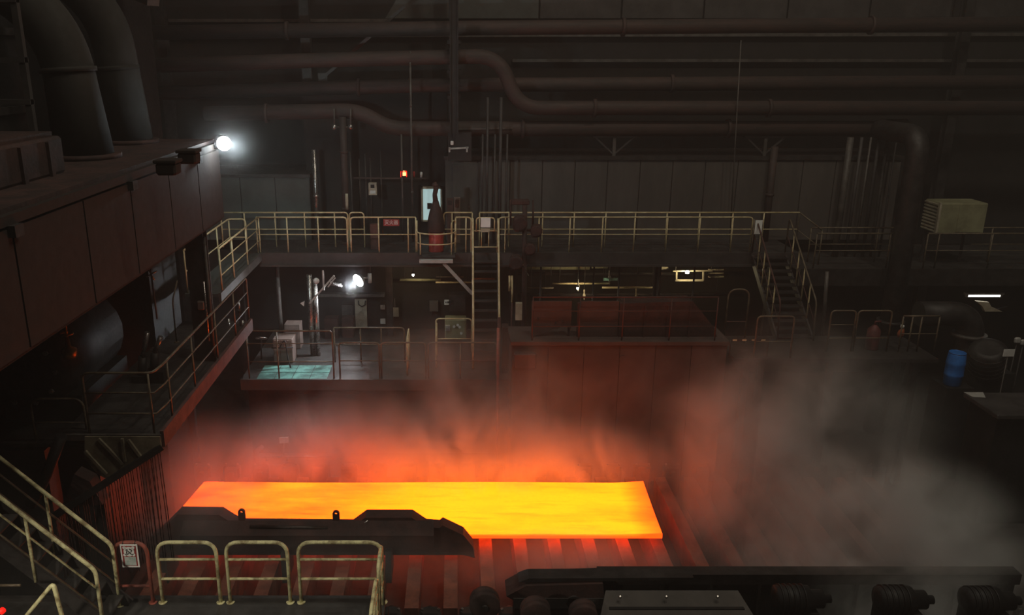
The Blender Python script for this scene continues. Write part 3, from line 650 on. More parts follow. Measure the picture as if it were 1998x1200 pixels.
# square floodlight bracket above
t = T('camera_bracket', 'small pale camera on a bracket above the bottle-shaped stack', 'camera', W(895, 300, 25.9))
p = W(882, 279, 25.76); MB().box(p, (.10, .12, .12), 0, .02).build('camera_head', 'white', t)
MB().bar(W(878, 290, 25.8), W(914, 288, 25.8), .05, .05).build('arm', 'sign_grey', t)
for px in (877, 911): MB().bar(W(px, 287, 25.8), W(px, 297, 25.8), .05, .05, up=(0, 1, 0)).build('clip', 'sign_grey', t)
MB().span(W(874, 314, 25.82), W(920, 258, 25.9)).build('backing_plate', 'steel_black', t)
# rusty small cabinets by the ladder head
o, a, b = plate('rusty_cabinet', 'small rusty cabinet standing beside the lit window', 'cabinet', 872, 388, 884, 424, 25.9, 'rust', .18, foot=ZP_UP)
MB().span((a.x + .03, 25.88, b.z - .2), (b.x - .03, 25.9, b.z - .05)).build('door', 'rust_dark', o)
o, a, b = plate('rusty_cabinet', 'small brown cabinet with pale flaking face behind the ladder rail', 'cabinet', 886, 386, 898, 424, 25.9, 'pink_cab', .18, foot=ZP_UP)
MB().span((a.x + .03, 25.88, b.z - .3), (b.x - .03, 25.9, b.z - .05)).build('door', 'rust', o)
# door in the room wall
a, b = W(884, 425, YW - .04), W(930, 322, YW - .04)
d = S('door_1', MB().span((a.x, YW - .05, ZP_UP), (b.x, YW - .005, b.z)), 'wall_grey')
MB().span((a.x + .5, YW - .08, ZP_UP + .95), (a.x + .54, YW - .05, ZP_UP + 1.12)).build('door_handle', 'steel_bright', d)
MB().span((a.x - .05, YW - .06, ZP_UP), (a.x, YW - .005, b.z + .05)).build('door_frame', 'fascia', d)
MB().span((b.x, YW - .06, ZP_UP), (b.x + .05, YW - .005, b.z + .05)).build('door_frame', 'fascia', d)
# rusty valve station beside the ladder: stem with plate wheels
xv = XP(1018, 24.2, 5.6)
t = T('valve_station', 'rusty brown valve station with stacked valve bodies beside the ladder', 'valve', (xv, 24.2, Z_LOW))
MB().tube([(xv + .12, 24.15, Z_LOW), W(1024, 400, 24.15)], .075, 10).build('standpipe', 'rust_dark', t)
for px, py, r in ((1014, 436, .25), (1046, 450, .20), (1006, 512, .24), (1034, 486, .19)):
    p = W(px, py, 24.05); MB().box(p, (r * 1.5, r * 1.2, r * 1.9), .5, r * .3).build('valve_body', 'rust_dark', t)
    MB().lathe(p - Vector((0, r * .62, -r * .1)), [(-.04, r * .7), (-.03, r * .9), (.03, r * .9), (.04, r * .7)], (.25, 1, .1), 12).build('valve_disc', 'rust_dark', t)
    MB().tube([p, (xv + .12, 24.15, p.z)], .045, 8).build('stub', 'rust_dark', t)
MB().span(W(998, 400, 24.1), W(1032, 388, 24.4), .02).build('head_plate', 'rust_dark', t)
for k in range(4): MB().tube([W(1012 + k * 3, 500 + k * 6, 24.0), W(1022 + k * 3, 520 + k * 6, 24.0)], .015, 6).build('bolt', 'steel_bright', t)
for px in (996, 1040): MB().tube([W(px, 390, 24.2), W(px, 440, 24.2)], .03, 8).build('spindle', 'rust_dark', t)
# bright ledge and its diagonal brace under the balcony
t = T('balcony_bracket', 'grey steel ledge with diagonal brace under the bowed balcony', 'bracket', W(851, 512, 24.0))
MB().span(W(818, 514, 23.95), W(884, 505, 24.1), .01).build('ledge', 'sign_grey', t)
MB().span(W(822, 503, 24.1), W(888, 495, 24.4)).build('upper_ledge', 'fascia', t)
MB().bar(W(866, 514, 24.05), W(921, 573, 24.3), .10, .10).build('brace', 'sign_grey', t)
# floor-standing red-brown box behind the railing sign and white scraps
plate('fire_box', 'small brown hydrant box behind the short front railing', 'box', 722, 438, 738, 462, 25.0, 'rust', .2, foot=ZP_UP)
# ================================================================== FLOODLIGHTS
p = W(437, 280, 17.6)
t = T('floodlight', 'blazing round white floodlight at the end of the big brown beam', 'floodlight', p)
MB().lathe(p + Vector((-.06, .04, .02)), [(-.02, .05), (0, .11), (.10, .13), (.12, .11)], (-.8, .5, .3), 16).build('housing', 'steel_dark', t)
MB().lathe(p, [(-.15 * math.cos(k * math.pi / 8), .15 * math.sin(k * math.pi / 8)) for k in range(9)], (0, 0, 1), 16).build('lens', 'flood_globe', t)
MB().tube([p + Vector((-.05, .04, 0)), p + Vector((-.12, .1, -.1)), Vector((-5.21, p.y + .1, p.z - .1))], .03, 8).build('yoke', 'steel_dark', t)
lamp('floodlight_beam', 'SPOT', p + Vector((.05, .15, -.03)), 520, (.78, .97, 1.0), .12, aim=p + Vector((.35, 1.6, -.42)), spot=110, blend=.7)
lamp('floodlight_glow', 'POINT', p, 45, (.74, .95, 1.0), .18)
p = W(698, 548, 24.3)
t = T('floodlight', 'blazing oval white floodlight hanging under the upper platform', 'floodlight', p)
dr = Vector((-.62, -.72, -.30)).normalized()
MB().lathe(p - dr * .18, [(0, .06), (.02, .14), (.14, .22), (.16, .22)], dr, 20).build('housing', 'steel_dark', t)
MB().lathe(p - dr * .02, [(0, .205), (.012, .205), (.03, .15)], dr, 20).build('lens', 'flood', t)
MB().tube([p - dr * .15, p + Vector((.35, .25, .05))], .03, 8).build('arm', 'steel_bright', t)
MB().lathe(p + Vector((.35, .2, -.12)), [(0, .06), (.3, .06)], (0, 0, 1), 10).build('ballast', 'sign_grey', t)
MB().tube([p + Vector((.35, .25, .05)), (p.x + .35, p.y + .25, ZP_UP - .3)], .025, 8).build('drop_rod', 'steel_dark', t)
lamp('floodlight_beam', 'SPOT', p + dr * .10, 420, (.90, .95, 1.0), .2, aim=p + Vector((-.75, -.45, -.62)), spot=118, blend=.5)

lamp('floodlight_glow', 'POINT', p + dr * .12, 22, (.86, .88, 1.0), .10)

# ================================================================== LOWER DECK
z = Z_LOW
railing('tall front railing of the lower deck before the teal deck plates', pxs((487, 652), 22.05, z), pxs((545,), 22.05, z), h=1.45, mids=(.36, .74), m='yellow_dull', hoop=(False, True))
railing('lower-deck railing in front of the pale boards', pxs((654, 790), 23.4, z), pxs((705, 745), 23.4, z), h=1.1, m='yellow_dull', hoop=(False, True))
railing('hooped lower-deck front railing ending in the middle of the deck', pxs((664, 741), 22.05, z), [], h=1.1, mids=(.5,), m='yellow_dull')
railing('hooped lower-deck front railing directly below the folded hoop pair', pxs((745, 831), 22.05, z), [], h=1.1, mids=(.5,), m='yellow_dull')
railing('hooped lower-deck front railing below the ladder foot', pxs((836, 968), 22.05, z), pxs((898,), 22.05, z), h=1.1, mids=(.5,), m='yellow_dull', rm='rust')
railing('bright yellow hooped railing beside the ladder foot', pxs((851, 920), 24.3, z), [], h=1.1, mids=(.4,), m='yellow')
railing('narrow yellow hoop seen end-on at the gap in the lower deck', [(XP(799, 23.4, z), 22.3, z), (XP(799, 23.4, z), 23.5, z)], [(XP(799, 23.4, z), 22.9, z)], mids=(), rad=.3, m='yellow')
railing('narrow yellow hoop seen end-on close to the ladder foot', [(XP(852, 23.4, z), 22.9, z), (XP(852, 23.4, z), 24.0, z)], [], mids=(), rad=.25, m='yellow')
# shining twin posts with a braced arm and a spring
t = T('twin_post', 'pair of shiny vertical steel posts with diagonal arm below the platform', 'post', (XP(604, 24.0, z), 24.0, z))
for px, r, y0 in ((603, .085, 536), (614, .07, 545)):
    a = W(px, y0, 24.0); MB().tube([a, (a.x, 24.0, z)], r, 12).build('post', 'steel_bright', t)
MB().bar(W(604, 592, 23.9), W(652, 538, 23.9), .07, .05).build('arm', 'sign_grey', t)
MB().bar(W(632, 566, 23.85), W(630, 528, 23.85), .05, .04, up=(0, 1, 0)).build('strut', 'sign_grey', t)
MB().bar(W(640, 560, 23.85), W(654, 542, 23.85), .04, .04).build('strut', 'sign_grey', t)
pts = []
a, b = W(645, 553, 23.9), W(667, 557, 23.9)
for k in range(61): q = k / 60; an = q * 2 * math.pi * 8; pts.append(a.lerp(b, q) + Vector((0, math.cos(an), math.sin(an))) * .05)
MB().tube(pts, .012, 5).build('spring', 'steel_bright', t)
MB().lathe(W(617, 548, 23.8), [(-.08, .03), (-.05, .09), (.06, .09), (.09, .03)], (.3, -1, .2), 12).build('lamp_head', 'white', t)
MB().prism([W(586, 592, 23.9), W(594, 588, 23.9), (W(593, 598, 23.9))], (0, .05, 0)).build('pointer_plate', 'white', t)
riser('grey round post behind the tall lower-deck railing', 540, 515, 690, 25.2, .07, 'pipe_grey', z1=Z_LOW, name='support_tube')
plate('tall_board', 'tall yellowish board with black cable loop on the lower wall', 'board', 693, 583, 716, 640, 26.5, 'beige', .04)
p = W(706, 590, 26.45); MB().tube([p + Vector((-.12, 0, .06)), p + Vector((-.1, -.02, -.08)), p + Vector((0, -.02, -.14)), p + Vector((.1, -.02, -.08)), p + Vector((.12, 0, .06))], .018, 6).build('cable_loop', 'ink', bpy.data.objects['tall_board'])
plate('notice_card', 'grey panel with drawing beside the tall yellowish board', 'panel', 667, 596, 688, 622, 26.5, 'pipe_grey', .03)
plate('notice_card', 'small pale card on the lower wall above another card', 'card', 742, 595, 751, 604, 26.5, 'sign_grey', .02)
plate('notice_card', 'small pale card low on the wall beside the tall board', 'card', 742, 622, 752, 632, 26.5, 'sign_grey', .02)
o, a, b = plate('hanging_tag', 'pale square tag hanging by a cord near the folded hoops', 'tag', 764, 600, 778, 618, 26.45, 'sign_grey', .02)
MB().tube([((a.x + b.x) / 2, 26.46, b.z), ((a.x + b.x) / 2, 26.46, b.z + .32)], .008, 5).build('cord', 'sign_grey', o)
o, a, b = plate('lettered_plate', 'white lettered plate on the dark wall under the platform', 'sign', 867, 585, 884, 595, 25.9, 'white', .02)
mb = MB()
for u0, u1, hh in ((.12, .24, .30), (.34, .50, .36), (.52, .66, .40), (.72, .88, .32)): mb.span((a.x + (b.x - a.x) * u0, 25.894, a.z + (b.z - a.z) * (.52 - hh / 2)), (a.x + (b.x - a.x) * u1, 25.90, a.z + (b.z - a.z) * (.52 + hh / 2)))
mb.build('worn_lettering', 'ink', o)
plate('grey_cabinet', 'dull grey meter cabinet below the lettered plate corner', 'cabinet', 838, 588, 855, 608, 26.4, 'wall_grey', .15)
t = T('control_desk', 'grey-green control desk behind the bright hooped railing', 'desk', (XP(890, 25.6, z), 25.6, z))
MB().span((XP(868, 25.6, z), 25.5, z), (XP(910, 25.6, z), 26.0, ZP(622, 25.6)), .03).build('body', 'olive', t)
for px, py in ((886, 637), (893, 634), (900, 650), (897, 638)): MB().lathe(W(px, py, 25.49), [(0, .045), (.03, .045)], (0, -1, 0), 10).build('dial', 'white', t)
MB().span(W(869, 646, 25.40), W(878, 634, 25.5)).build('meter', 'sign_grey', t)
MB().span((XP(876, 25.9, 4), 25.9, ZP(608, 25.9)), (XP(908, 25.9, 4), 26.3, ZP(575, 25.9))).build('upper_cabinet', 'steel_dark', t)
# pinkish cabinets with hoses
t = T('pump_cabinet', 'pinkish upright pump cabinet standing over the teal deck plates', 'cabinet', (XP(556, 23.6, z), 23.6, z))
MB().span((XP(536, 23.4, z), 23.3, z), (XP(574, 23.4, z), 23.9, ZP(660, 23.4)), .02).build('body', 'pink_cab', t)
for k in range(3):
    dd = MB().span((XP(538 + k * 12, 23.3, z), 23.27, z + .1), (XP(548 + k * 12, 23.3, z), 23.3, ZP(664, 23.3))).build('door', 'pink_cab', t)
    MB().span((XP(546 + k * 12, 23.3, z), 23.24, z + .5), (XP(547 + k * 12, 23.3, z), 23.27, z + .65)).build('handle', 'steel_bright', dd)
MB().tube(fillet([W(545, 680, 23.1), W(556, 660, 23.1), W(562, 700, 23.0), W(575, 745, 22.7)], .2), .02, 6).build('hose', 'ink', t)
MB().tube(fillet([W(530, 679, 23.1), W(572, 678, 23.1)], .2), .02, 6).build('hose', 'ink', t)
o, a, b = plate('rear_cabinet', 'taller brownish cabinet behind the pinkish pump cabinet', 'cabinet', 556, 634, 586, 705, 24.6, 'pink_cab', .5)
MB().span((a.x + .05, 24.58, b.z - .45), (b.x - .05, 24.6, b.z - .08)).build('door', 'pink_cab', o)
o = MB().ring(W(510, 660, 23.6), .16, .022, (0, .5, 1), 18).build('handwheel', 'steel_bright', None, label='shiny small handwheel behind the tall lower-deck railing', cat='handwheel')
MB().tube([W(510, 660, 23.6), W(510, 700, 23.6)], .025, 8).build('spindle', 'steel_dark', o)
for k in range(3):
    an = k * 2.094; c_ = W(510, 660, 23.6); MB().tube([c_, c_ + Vector((math.cos(an) * .16, math.sin(an) * .143, -math.sin(an) * .07))], .012, 5).build('spoke', 'steel_bright', o)
plate('brown_locker', 'brown locker on the lower deck beside the tall board', 'locker', 634, 622, 660, 690, 25.6, 'rust_dark', .4)
plate('brown_locker', 'brown locker nearest the tall yellowish board', 'locker', 668, 622, 690, 690, 25.7, 'rust_dark', .4)
plate('wall_beam', 'long grey duct along the lower wall behind the floodlight', 'duct', 615, 574, 750, 580, 26.3, 'pipe_grey', .25)
# shelves of pipework seen under the platform, behind the ladder; yellow lamp light is put into some pipes' colour
for i, (x0_, x1_, py, Y, r, m_, lb) in enumerate(((850, 920, 551, 26.2, .03, 'yellow', 'upper yellow-lit pipe behind the diagonal brace'), (850, 905, 540, 26.3, .025, 'yellow_dull', 'dim yellow-lit pipe above another behind the brace'), (780, 860, 546, 26.2, .05, 'olive', 'thick olive pipe behind the diagonal brace'),
    (925, 965, 544, 26.2, .03, 'orange_rail', 'orange-tinted pipe seen through the ladder'), (1010, 1150, 520, 27.5, .11, 'olive', 'thick olive pipe under the platform past the valve station'), (1155, 1185, 519, 27.5, .09, 'olive', 'short olive pipe stub under the platform'),
    (1078, 1190, 553, 26.8, .035, 'yellow', 'bright yellow-lit pipe under the middle of the platform'), (1175, 1285, 561, 26.6, .035, 'yellow', 'golden-lit pipe under the platform, lower of the pair'), (1030, 1080, 562, 26.7, .03, 'yellow_dull', 'dull yellow-lit pipe close to the valve station'),
    (1178, 1205, 545, 26.7, .05, 'teal', 'short green pipe under the platform'), (1010, 1450, 575, 27.8, .05, 'fascia', 'long dim pipe at the back under the platform'), (1000, 1450, 534, 28.2, .06, 'fascia', 'long dark pipe high at the back under the platform'))):
    a, b = W(x0_, py, Y), W(x1_, py, Y); t = T('service_pipe', lb, 'pipe', a, 'service pipes under the upper platform')
    MB().tube([a, b], r, 8).build('pipe_run', m_, t)
    for q in (.12, .88): p = a.lerp(b, q); MB().tube([p, Vector((p.x, p.y, ZP_UP - .06))], .012, 5).build('hanger_rod', 'steel_dark', t)
for px, y0, y1, lb, m_ in ((1128, 545, 568, 'small bright valve on the yellow-lit pipe', 'white'), (1189, 528, 550, 'small pale valve beside the green pipe', 'sign_grey'), (1241, 563, 590, 'golden drop pipe with flaking paint', 'yellow'), (1140, 565, 585, 'short pale drop pipe behind the red panel', 'beige')):
    p, q = W(px, y0, 26.75), W(px, y1, 26.75)
    t = T('drop_pipe', lb + ' under the platform', 'pipe', q); MB().tube([p, q], .025, 8).build('pipe_run', m_, t)
    MB().lathe(p.lerp(q, .6), [(-.06, .03), (-.03, .05), (.03, .05), (.06, .03)], (0, 0, 1), 8).build('valve_body', m_, t)
    MB().tube([p, Vector((p.x, p.y, ZP_UP - .06))], .01, 5).build('hanger_rod', 'steel_dark', t)
for px, lb in ((1056, 'first'), (1160, 'second'), (1210, 'third'), (1287, 'fourth'), (1357, 'fifth')):
    riser('%s thin dark upright under the platform, counted from the valve station' % lb, px, 508, 590, 25.4, .03, 'fascia', z1=0, name='thin_upright', group='uprights under the platform')
for px, py, Y, pw, lb in ((1127, 562, 26.2, 22, 'tiny bright bulkhead lamp on the pipes behind the red-brown screens'), (806, 536, 25.4, 20, 'small warm added lamp under the platform beside the diagonal brace')):  # second lamp is made up, added to light the boards behind it
    p = W(px, py, Y); t = T('under_deck_lamp', lb, 'lamp', p)
    MB().lathe(p, [(-.05, .01), (-.035, .035), (.0, .045), (.03, .035)], (0, 0, 1), 10).build('globe', 'tube_light', t)
    MB().lathe(p + UP * .03, [(0, .05), (.05, .05)], (0, 0, 1), 10).build('cap', 'steel_dark', t)
    MB().tube([p + UP * .06, Vector((p.x, p.y, ZP_UP - .06))], .012, 5).build('hanger_rod', 'steel_dark', t)
    lamp('under_deck_light', 'POINT', p - UP * .12, pw, (1, .80, .48), .05)
# lit trunking with a lamp at the back
t = T('lit_trunking', 'bright lit frame with a small lamp glimpsed under the platform', 'light fitting', W(1350, 545, 27.0))
MB().bar(W(1313, 529, 27), W(1390, 528, 27), .05, .05).build('upper_bar', 'beige', t)
MB().bar(W(1318, 547, 27), W(1372, 547, 27), .05, .06).build('lower_bar', 'beige', t)
for px in (1320, 1372): MB().bar(W(px, 529, 27), W(px, 547, 27), .05, .05, up=(0, 1, 0)).build('post', 'beige', t)
p = W(1341, 531, 26.9); MB().lathe(p, [(-.06, .02), (-.05, .06), (.03, .07), (.06, .02)], (0, 0, 1), 12).build('lamp_bulb', 'tube_light', t)
for q in (1318, 1388): a = W(q, 528, 27); MB().tube([a, Vector((a.x, a.y, ZP_UP - .06))], .015, 5).build('hanger_rod', 'steel_dark', t)
lamp('trunking_light', 'POINT', W(1341, 533, 26.7), 26, (1, .82, .45), .06)
for k in range(4):
    a, b = W(1382, 519 + k * 7, 26.9 + k * .1), W(1412, 519 + k * 7, 26.9 + k * .1); MB().bar(a, b, .04, .05).build('louvre', 'beige', t)
a, b = W(1280, 524, 27.2), W(1304, 522, 27.2); MB().bar(a, b, .05, .1).build('side_bar', 'beige', t)

# ================================================================== THE BIG RED-BROWN HOUSING WITH RAILING
YX = 20.6; z = Z_BOX
t = T('machine_housing', 'big red-brown machine housing rising behind the glowing slab', 'housing', (XP(1210, YX, 2), YX, 0))
xa, xb = XP(1000, YX, z), XP(1420, YX, z)
MB().span((xa, YX, 0), (xb, 21.8, z - .02)).build('body', 'box_red', t)
st = (xb - xa) / 6
for k in range(6): MB().span((xa + k * st + .012, YX - .03, .05), (xa + (k + 1) * st - .012, YX, z - .12)).build('front_panel', 'box_red', t)
MB().span((xa - .05, YX - .08, z - .10), (xb + .05, 21.85, z)).build('top_edge', 'box_red', t)
MB().span((XP(1010, YX, z) - .1, YX - .25, z - .7), (XP(1046, YX, z), YX - .03, z - .28), .03).build('side_step', 'panel_red', t)
for px in (1040, 1215): MB().lathe(W(px, 700, YX - .03), [(0, .10), (.02, .10)], (0, -1, 0), 12).build('inspection_cap', 'box_red', t)
railing('thin brown railing along the top of the red-brown housing', pxs((1038, 1394), YX + .05, z), pxs((1129, 1213, 1305), YX + .05, z), h=1.2, mids=(.33, .68), r=.02, m='rust', hoop=(False, False))
# panels standing on it
Yp = 20.95
def ragged(pa, pb, ya, yb, rag):
    a, b = W(pa, ya, Yp), W(pb, ya, Yp); zb = z
    pts = [Vector((a.x, Yp, a.z)), Vector((b.x, Yp, a.z))]
    n = 9
    for k in range(n + 1):
        q = k / n; pts.append(Vector((b.x + (a.x - b.x) * q, Yp, zb + (rag * (1 - q) * random.uniform(.75, 1.1) if rag else 0) * (1 if 0 < k < n else .6))))
    return pts
t = T('sheet_screen', 'red-brown sheet panel with torn lower edge on the housing roof', 'panel', W(1078, 664, Yp))
MB().prism(ragged(1038, 1116, 588, 660, .42), (0, .05, 0)).build('sheet', 'panel_red', t)
for px in (1042, 1112): a = W(px, 590, Yp + .08); MB().span((a.x - .03, Yp + .05, z), (a.x + .03, Yp + .12, a.z)).build('stake', 'rust_dark', t)
for px, py in ((1084, 630), (1098, 628), (1050, 622)): MB().lathe(W(px, py, Yp), [(0, .03), (.02, .03)], (0, -1, 0), 8).build('bolt', 'ink', t)
t = T('sheet_screen', 'square red-brown sheet panel on the housing beside the torn one', 'panel', W(1172, 664, Yp))
MB().prism(ragged(1134, 1208, 588, 664, 0), (0, .05, 0)).build('sheet', 'panel_red', t)
for px in (1130, 1212): a = W(px, 590, Yp + .08); MB().span((a.x - .04, Yp - .02, z), (a.x + .04, Yp + .12, a.z)).build('stake', 'rust_dark', t)
t = T('dark_hopper', 'dark purplish hopper with slanted end on the housing roof', 'hopper', W(1300, 664, Yp))
q = [W(1216, 664, Yp), W(1216, 592, Yp), W(1352, 588, Yp), W(1394, 640, Yp), W(1398, 664, Yp)]
for v in (q[0], q[-1]): v.z = z
MB().prism(q, (0, .6, 0)).build('shell', 'rust_dark', t)
for px in (1260, 1305, 1348): a = W(px, 596, Yp - .02); MB().span((a.x - .025, Yp - .04, z), (a.x + .025, Yp, a.z)).build('rib', 'rust_dark', t)
plate('pale_case', 'pale narrow case standing between ladder and red panel', 'case', 1006, 592, 1019, 620, 22.6, 'beige', .15, foot=ZP(625, 22.6))
t = T('yellow_tube_pair', 'pair of yellow upright tubes behind the valve station', 'tube', W(1000, 590, 24.0))
for px, y1 in ((994, 568), (999, 590)): MB().tube([W(px, 538, 24.0), W(px, y1, 24.0)], .03, 8).build('tube', 'yellow', t)
MB().tube([W(999, 590, 24.0), (W(999, 590, 24.0).x, 24.0, Z_LOW)], .02, 6).build('lower_tube', 'rust', t)
t = T('service_column', 'dark rusty column with pipes between the ladder and housing', 'column', (XP(990, 22.6, 2), 22.6, 0))
MB().span((XP(978, 22.6, 2), 22.5, 0), (XP(990, 22.6, 2), 22.9, 3.9)).build('body', 'rust_dark', t)
MB().tube([(XP(974, 22.4, 2), 22.4, 0), W(974, 620, 22.4)], .05, 8).build('pipe_run', 'rust', t)
MB().tube([(XP(972, 21.8, 2), 21.8, 0), W(972, 640, 21.8)], .04, 8).build('pipe_run', 'red_rail', t)

# ================================================================== RIGHT SIDE: FAR STAIR, LANDING, DUCTS
z0, zf = ZP_UP, 3.75; ys, ye = YF - .1, 21.9
t = T('far_stair', 'steel stair dropping toward the viewer at the platform end', 'stair', (8.9, ye, zf))
xs0, xs1 = XP(1466, YF, z0), XP(1530, YF, z0)
for xx in (xs0, xs1): MB().bar((xx, ys, z0 - .12), (xx, ye, zf), .05, .2, up=(0, 1, 1)).build('stringer', 'steel_dark', t)
for k in range(12):
    q = (k + .5) / 12; y_ = ys + (ye - ys) * q; zz = z0 + (zf - z0) * q; MB().span((xs0, y_ - .14, zz - .04), (xs1, y_ + .14, zz)).build('tread', 'steel_dark', t)
for j, xx in enumerate((xs0, xs1)):
    q = [Vector((xx, ys + .05, z0)), Vector((xx, ys, z0 + 1.1)), Vector((xx, ye, zf + 1.1)), Vector((xx, ye - .1, zf))]
    MB().tube(fillet(q, .15), .024, 8).build('handrail', 'rust' if j == 0 else 'yellow_dull', t)
    for k in range(1, 5):
        u = k / 5; MB().tube([(xx, ys + (ye - ys) * u, z0 + (zf - z0) * u), (xx, ys + (ye - ys) * u, z0 + (zf - z0) * u + 1.08)], .02, 6).build('post', 'yellow', t)
    MB().tube([(xx, ys, z0 + .55), (xx, ye, zf + .55)], .015, 6).build('middle_rail', 'rust', t)
lx0, lx1 = XP(1432, 20.4, zf), XP(1828, 20.4, zf)
ld = S('floor_landing', MB().span((lx0, 20.3, zf - .1), (lx1, 22.2, zf)), 'steel_dark')
for px in (1440, 1600, 1760): x = XP(px, 20.5, 1.5); MB().span((x - .08, 20.4, 0), (x + .08, 20.56, zf - .1)).build('support_post', 'steel_black', ld)
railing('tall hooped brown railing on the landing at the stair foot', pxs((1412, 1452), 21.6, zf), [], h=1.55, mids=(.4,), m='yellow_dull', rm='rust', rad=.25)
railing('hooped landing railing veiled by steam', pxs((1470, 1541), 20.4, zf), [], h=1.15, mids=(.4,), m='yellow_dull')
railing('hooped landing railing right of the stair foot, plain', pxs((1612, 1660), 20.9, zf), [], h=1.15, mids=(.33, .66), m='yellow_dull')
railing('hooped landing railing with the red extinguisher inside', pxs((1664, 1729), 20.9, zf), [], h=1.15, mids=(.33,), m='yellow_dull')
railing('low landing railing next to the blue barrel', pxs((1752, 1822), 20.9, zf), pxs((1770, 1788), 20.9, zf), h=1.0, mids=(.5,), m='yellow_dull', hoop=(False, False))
t = T('hazard_strip', 'low bar with four yellow stripes on the landing edge', 'barrier', pxs((1428,), 20.5, zf)[0])
a, b = W(1426, 663, 20.5), W(1500, 663, 20.5); MB().bar(a, b, .04, .06).build('bar', 'steel_dark', t)
for k in range(4): q = a.lerp(b, (k + .4) / 4); MB().box(q + Vector((0, -.022, 0)), (.11, .01, .045)).build('stripe', 'yellow', t)
for q in (a, b): MB().tube([q, Vector((q.x, q.y, zf))], .02, 6).build('post', 'steel_dark', t)
p = W(1702, 668, 21.1); p.z = zf
t = T('fire_extinguisher', 'dull red fire extinguisher behind the hooped landing railing', 'extinguisher', p)
MB().lathe(p, [(0, .15), (.03, .17), (.55, .17), (.66, .08), (.70, .04)], (0, 0, 1), 14).build('cylinder', 'old_red', t)
MB().tube([p + UP * .68, p + UP * .78, p + UP * .78 + Vector((.15, 0, 0))], .03, 8).build('valve_head', 'old_red', t)
p = W(1758, 650, 21.4)
t = T('orange_hose', 'small orange and white fitting hanging on the landing railing', 'fitting', p)
MB().lathe(p, [(-.12, .05), (-.05, .09), (.05, .08), (.15, .03)], (.2, 0, 1), 10).build('fitting', 'orange_rail', t)
MB().lathe(p + UP * .15, [(0, .05), (.08, .05)], (.2, 0, 1), 10).build('cap', 'white', t)
MB().tube([p, (p.x, p.y, zf)], .025, 6).build('stem', 'pipe_grey', t)
riser('pale slanting post between the stair and hooped railings', 1614, 530, 690, 22.4, .05, 'pipe_grey', px2=1600, name='slanted_post', z1=zf)
# blue barrel
p = W(1857, 750, 21.0); pt = W(1857, 688, 21.0)
t = T('blue_barrel', 'bright blue plastic barrel standing by the big duct', 'barrel', p)
hb = pt.z - p.z
MB().lathe(p, [(0, .20), (.02, .22), (hb * .3, .235), (hb * .32, .245), (hb * .36, .235), (hb * .64, .235), (hb * .68, .245), (hb * .72, .235), (hb * .96, .22), (hb, .20)], (0, 0, 1), 20).build('drum', 'blue', t)
MB().ring(p + UP * hb, .20, .018, seg=18).build('rim', 'blue', t)
MB().span((p.x - .3, p.y - .3, 0), (p.x + .45, p.y + .5, p.z)).build('machine_plinth', 'steel_black', None, label='black machine plinth under the blue barrel', cat='plinth')
# large duct with elbow and motor
d0, d1, d2 = W(1792, 612, 22.6), W(1900, 612, 22.6), W(1888, 700, 22.6)
t = T('elbow_duct', 'huge dark duct bending down beside the blue barrel', 'duct', Vector((d2.x, 22.6, 0)))
MB().tube(fillet([d0, d1, Vector((d1.x - .02, 22.6, 0))], .9, 10), .36, 18).build('duct_run', 'steel_dark', t)
MB().lathe(Vector((d1.x - .02, 22.6, 3.6)), [(0, .46), (.1, .46)], (0, 0, 1), 18).build('flange', 'pipe_grey', t)
p = W(1925, 700, 21.6)
t = T('big_motor', 'big dark rounded motor beyond the elbow duct', 'motor', (p.x, 21.6, 0))
MB().lathe(p + Vector((-.35, -.5, .5)), [(0, .3), (.05, .45), (.9, .45), (1.0, .3)], (.35, .4, -1), 18).build('motor_body', 'steel_dark', t)
MB().span((p.x - .5, 21.2, 0), (p.x + .6, 22.2, p.z - .3)).build('base', 'steel_black', t)
for k in range(5): MB().lathe(p + Vector((-.35, -.5, .5)) + Vector((.35, .4, -1)).normalized() * (.15 + k * .15), [(0, .47), (.03, .47)], (.35, .4, -1), 18).build('cooling_fin', 'steel_dark', t)
# fluorescent tube over its lit bracket
a, b = W(1886, 577, 24.7), W(1952, 577, 24.7)
t = T('tube_lamp', 'bright white fluorescent tube lamp at the right', 'lamp', a)
MB().tube([a, b], .035, 10).build('tube', 'tube_light', t)
MB().bar(a + Vector((-.08, 0, .07)), b + Vector((.08, 0, .07)), .10, .07).build('batten', 'sign_grey', t)
for q in (a, b): MB().box(q + UP * .02, (.05, .09, .12)).build('end_holder', 'sign_grey', t)
for q in (a, b): MB().tube([q + UP * .1, Vector((q.x, q.y, Z_RT - .06))], .012, 5).build('hanger_rod', 'steel_dark', t)
t = T('lit_bracket', 'pale curved bracket plate catching light under the tube lamp', 'bracket', W(1925, 607, 22.9))
MB().prism([W(1905, 588, 24.5), W(1930, 590, 24.5), W(1934, 598, 24.5), W(1956, 608, 24.5), W(1922, 608, 24.5), W(1917, 598, 24.5)], (0, .12, 0)).build('plate', 'beige', t)
MB().bar(W(1940, 606, 24.6), W(1965, 600, 25.4), .08, .08).build('arm', 'steel_dark', t)
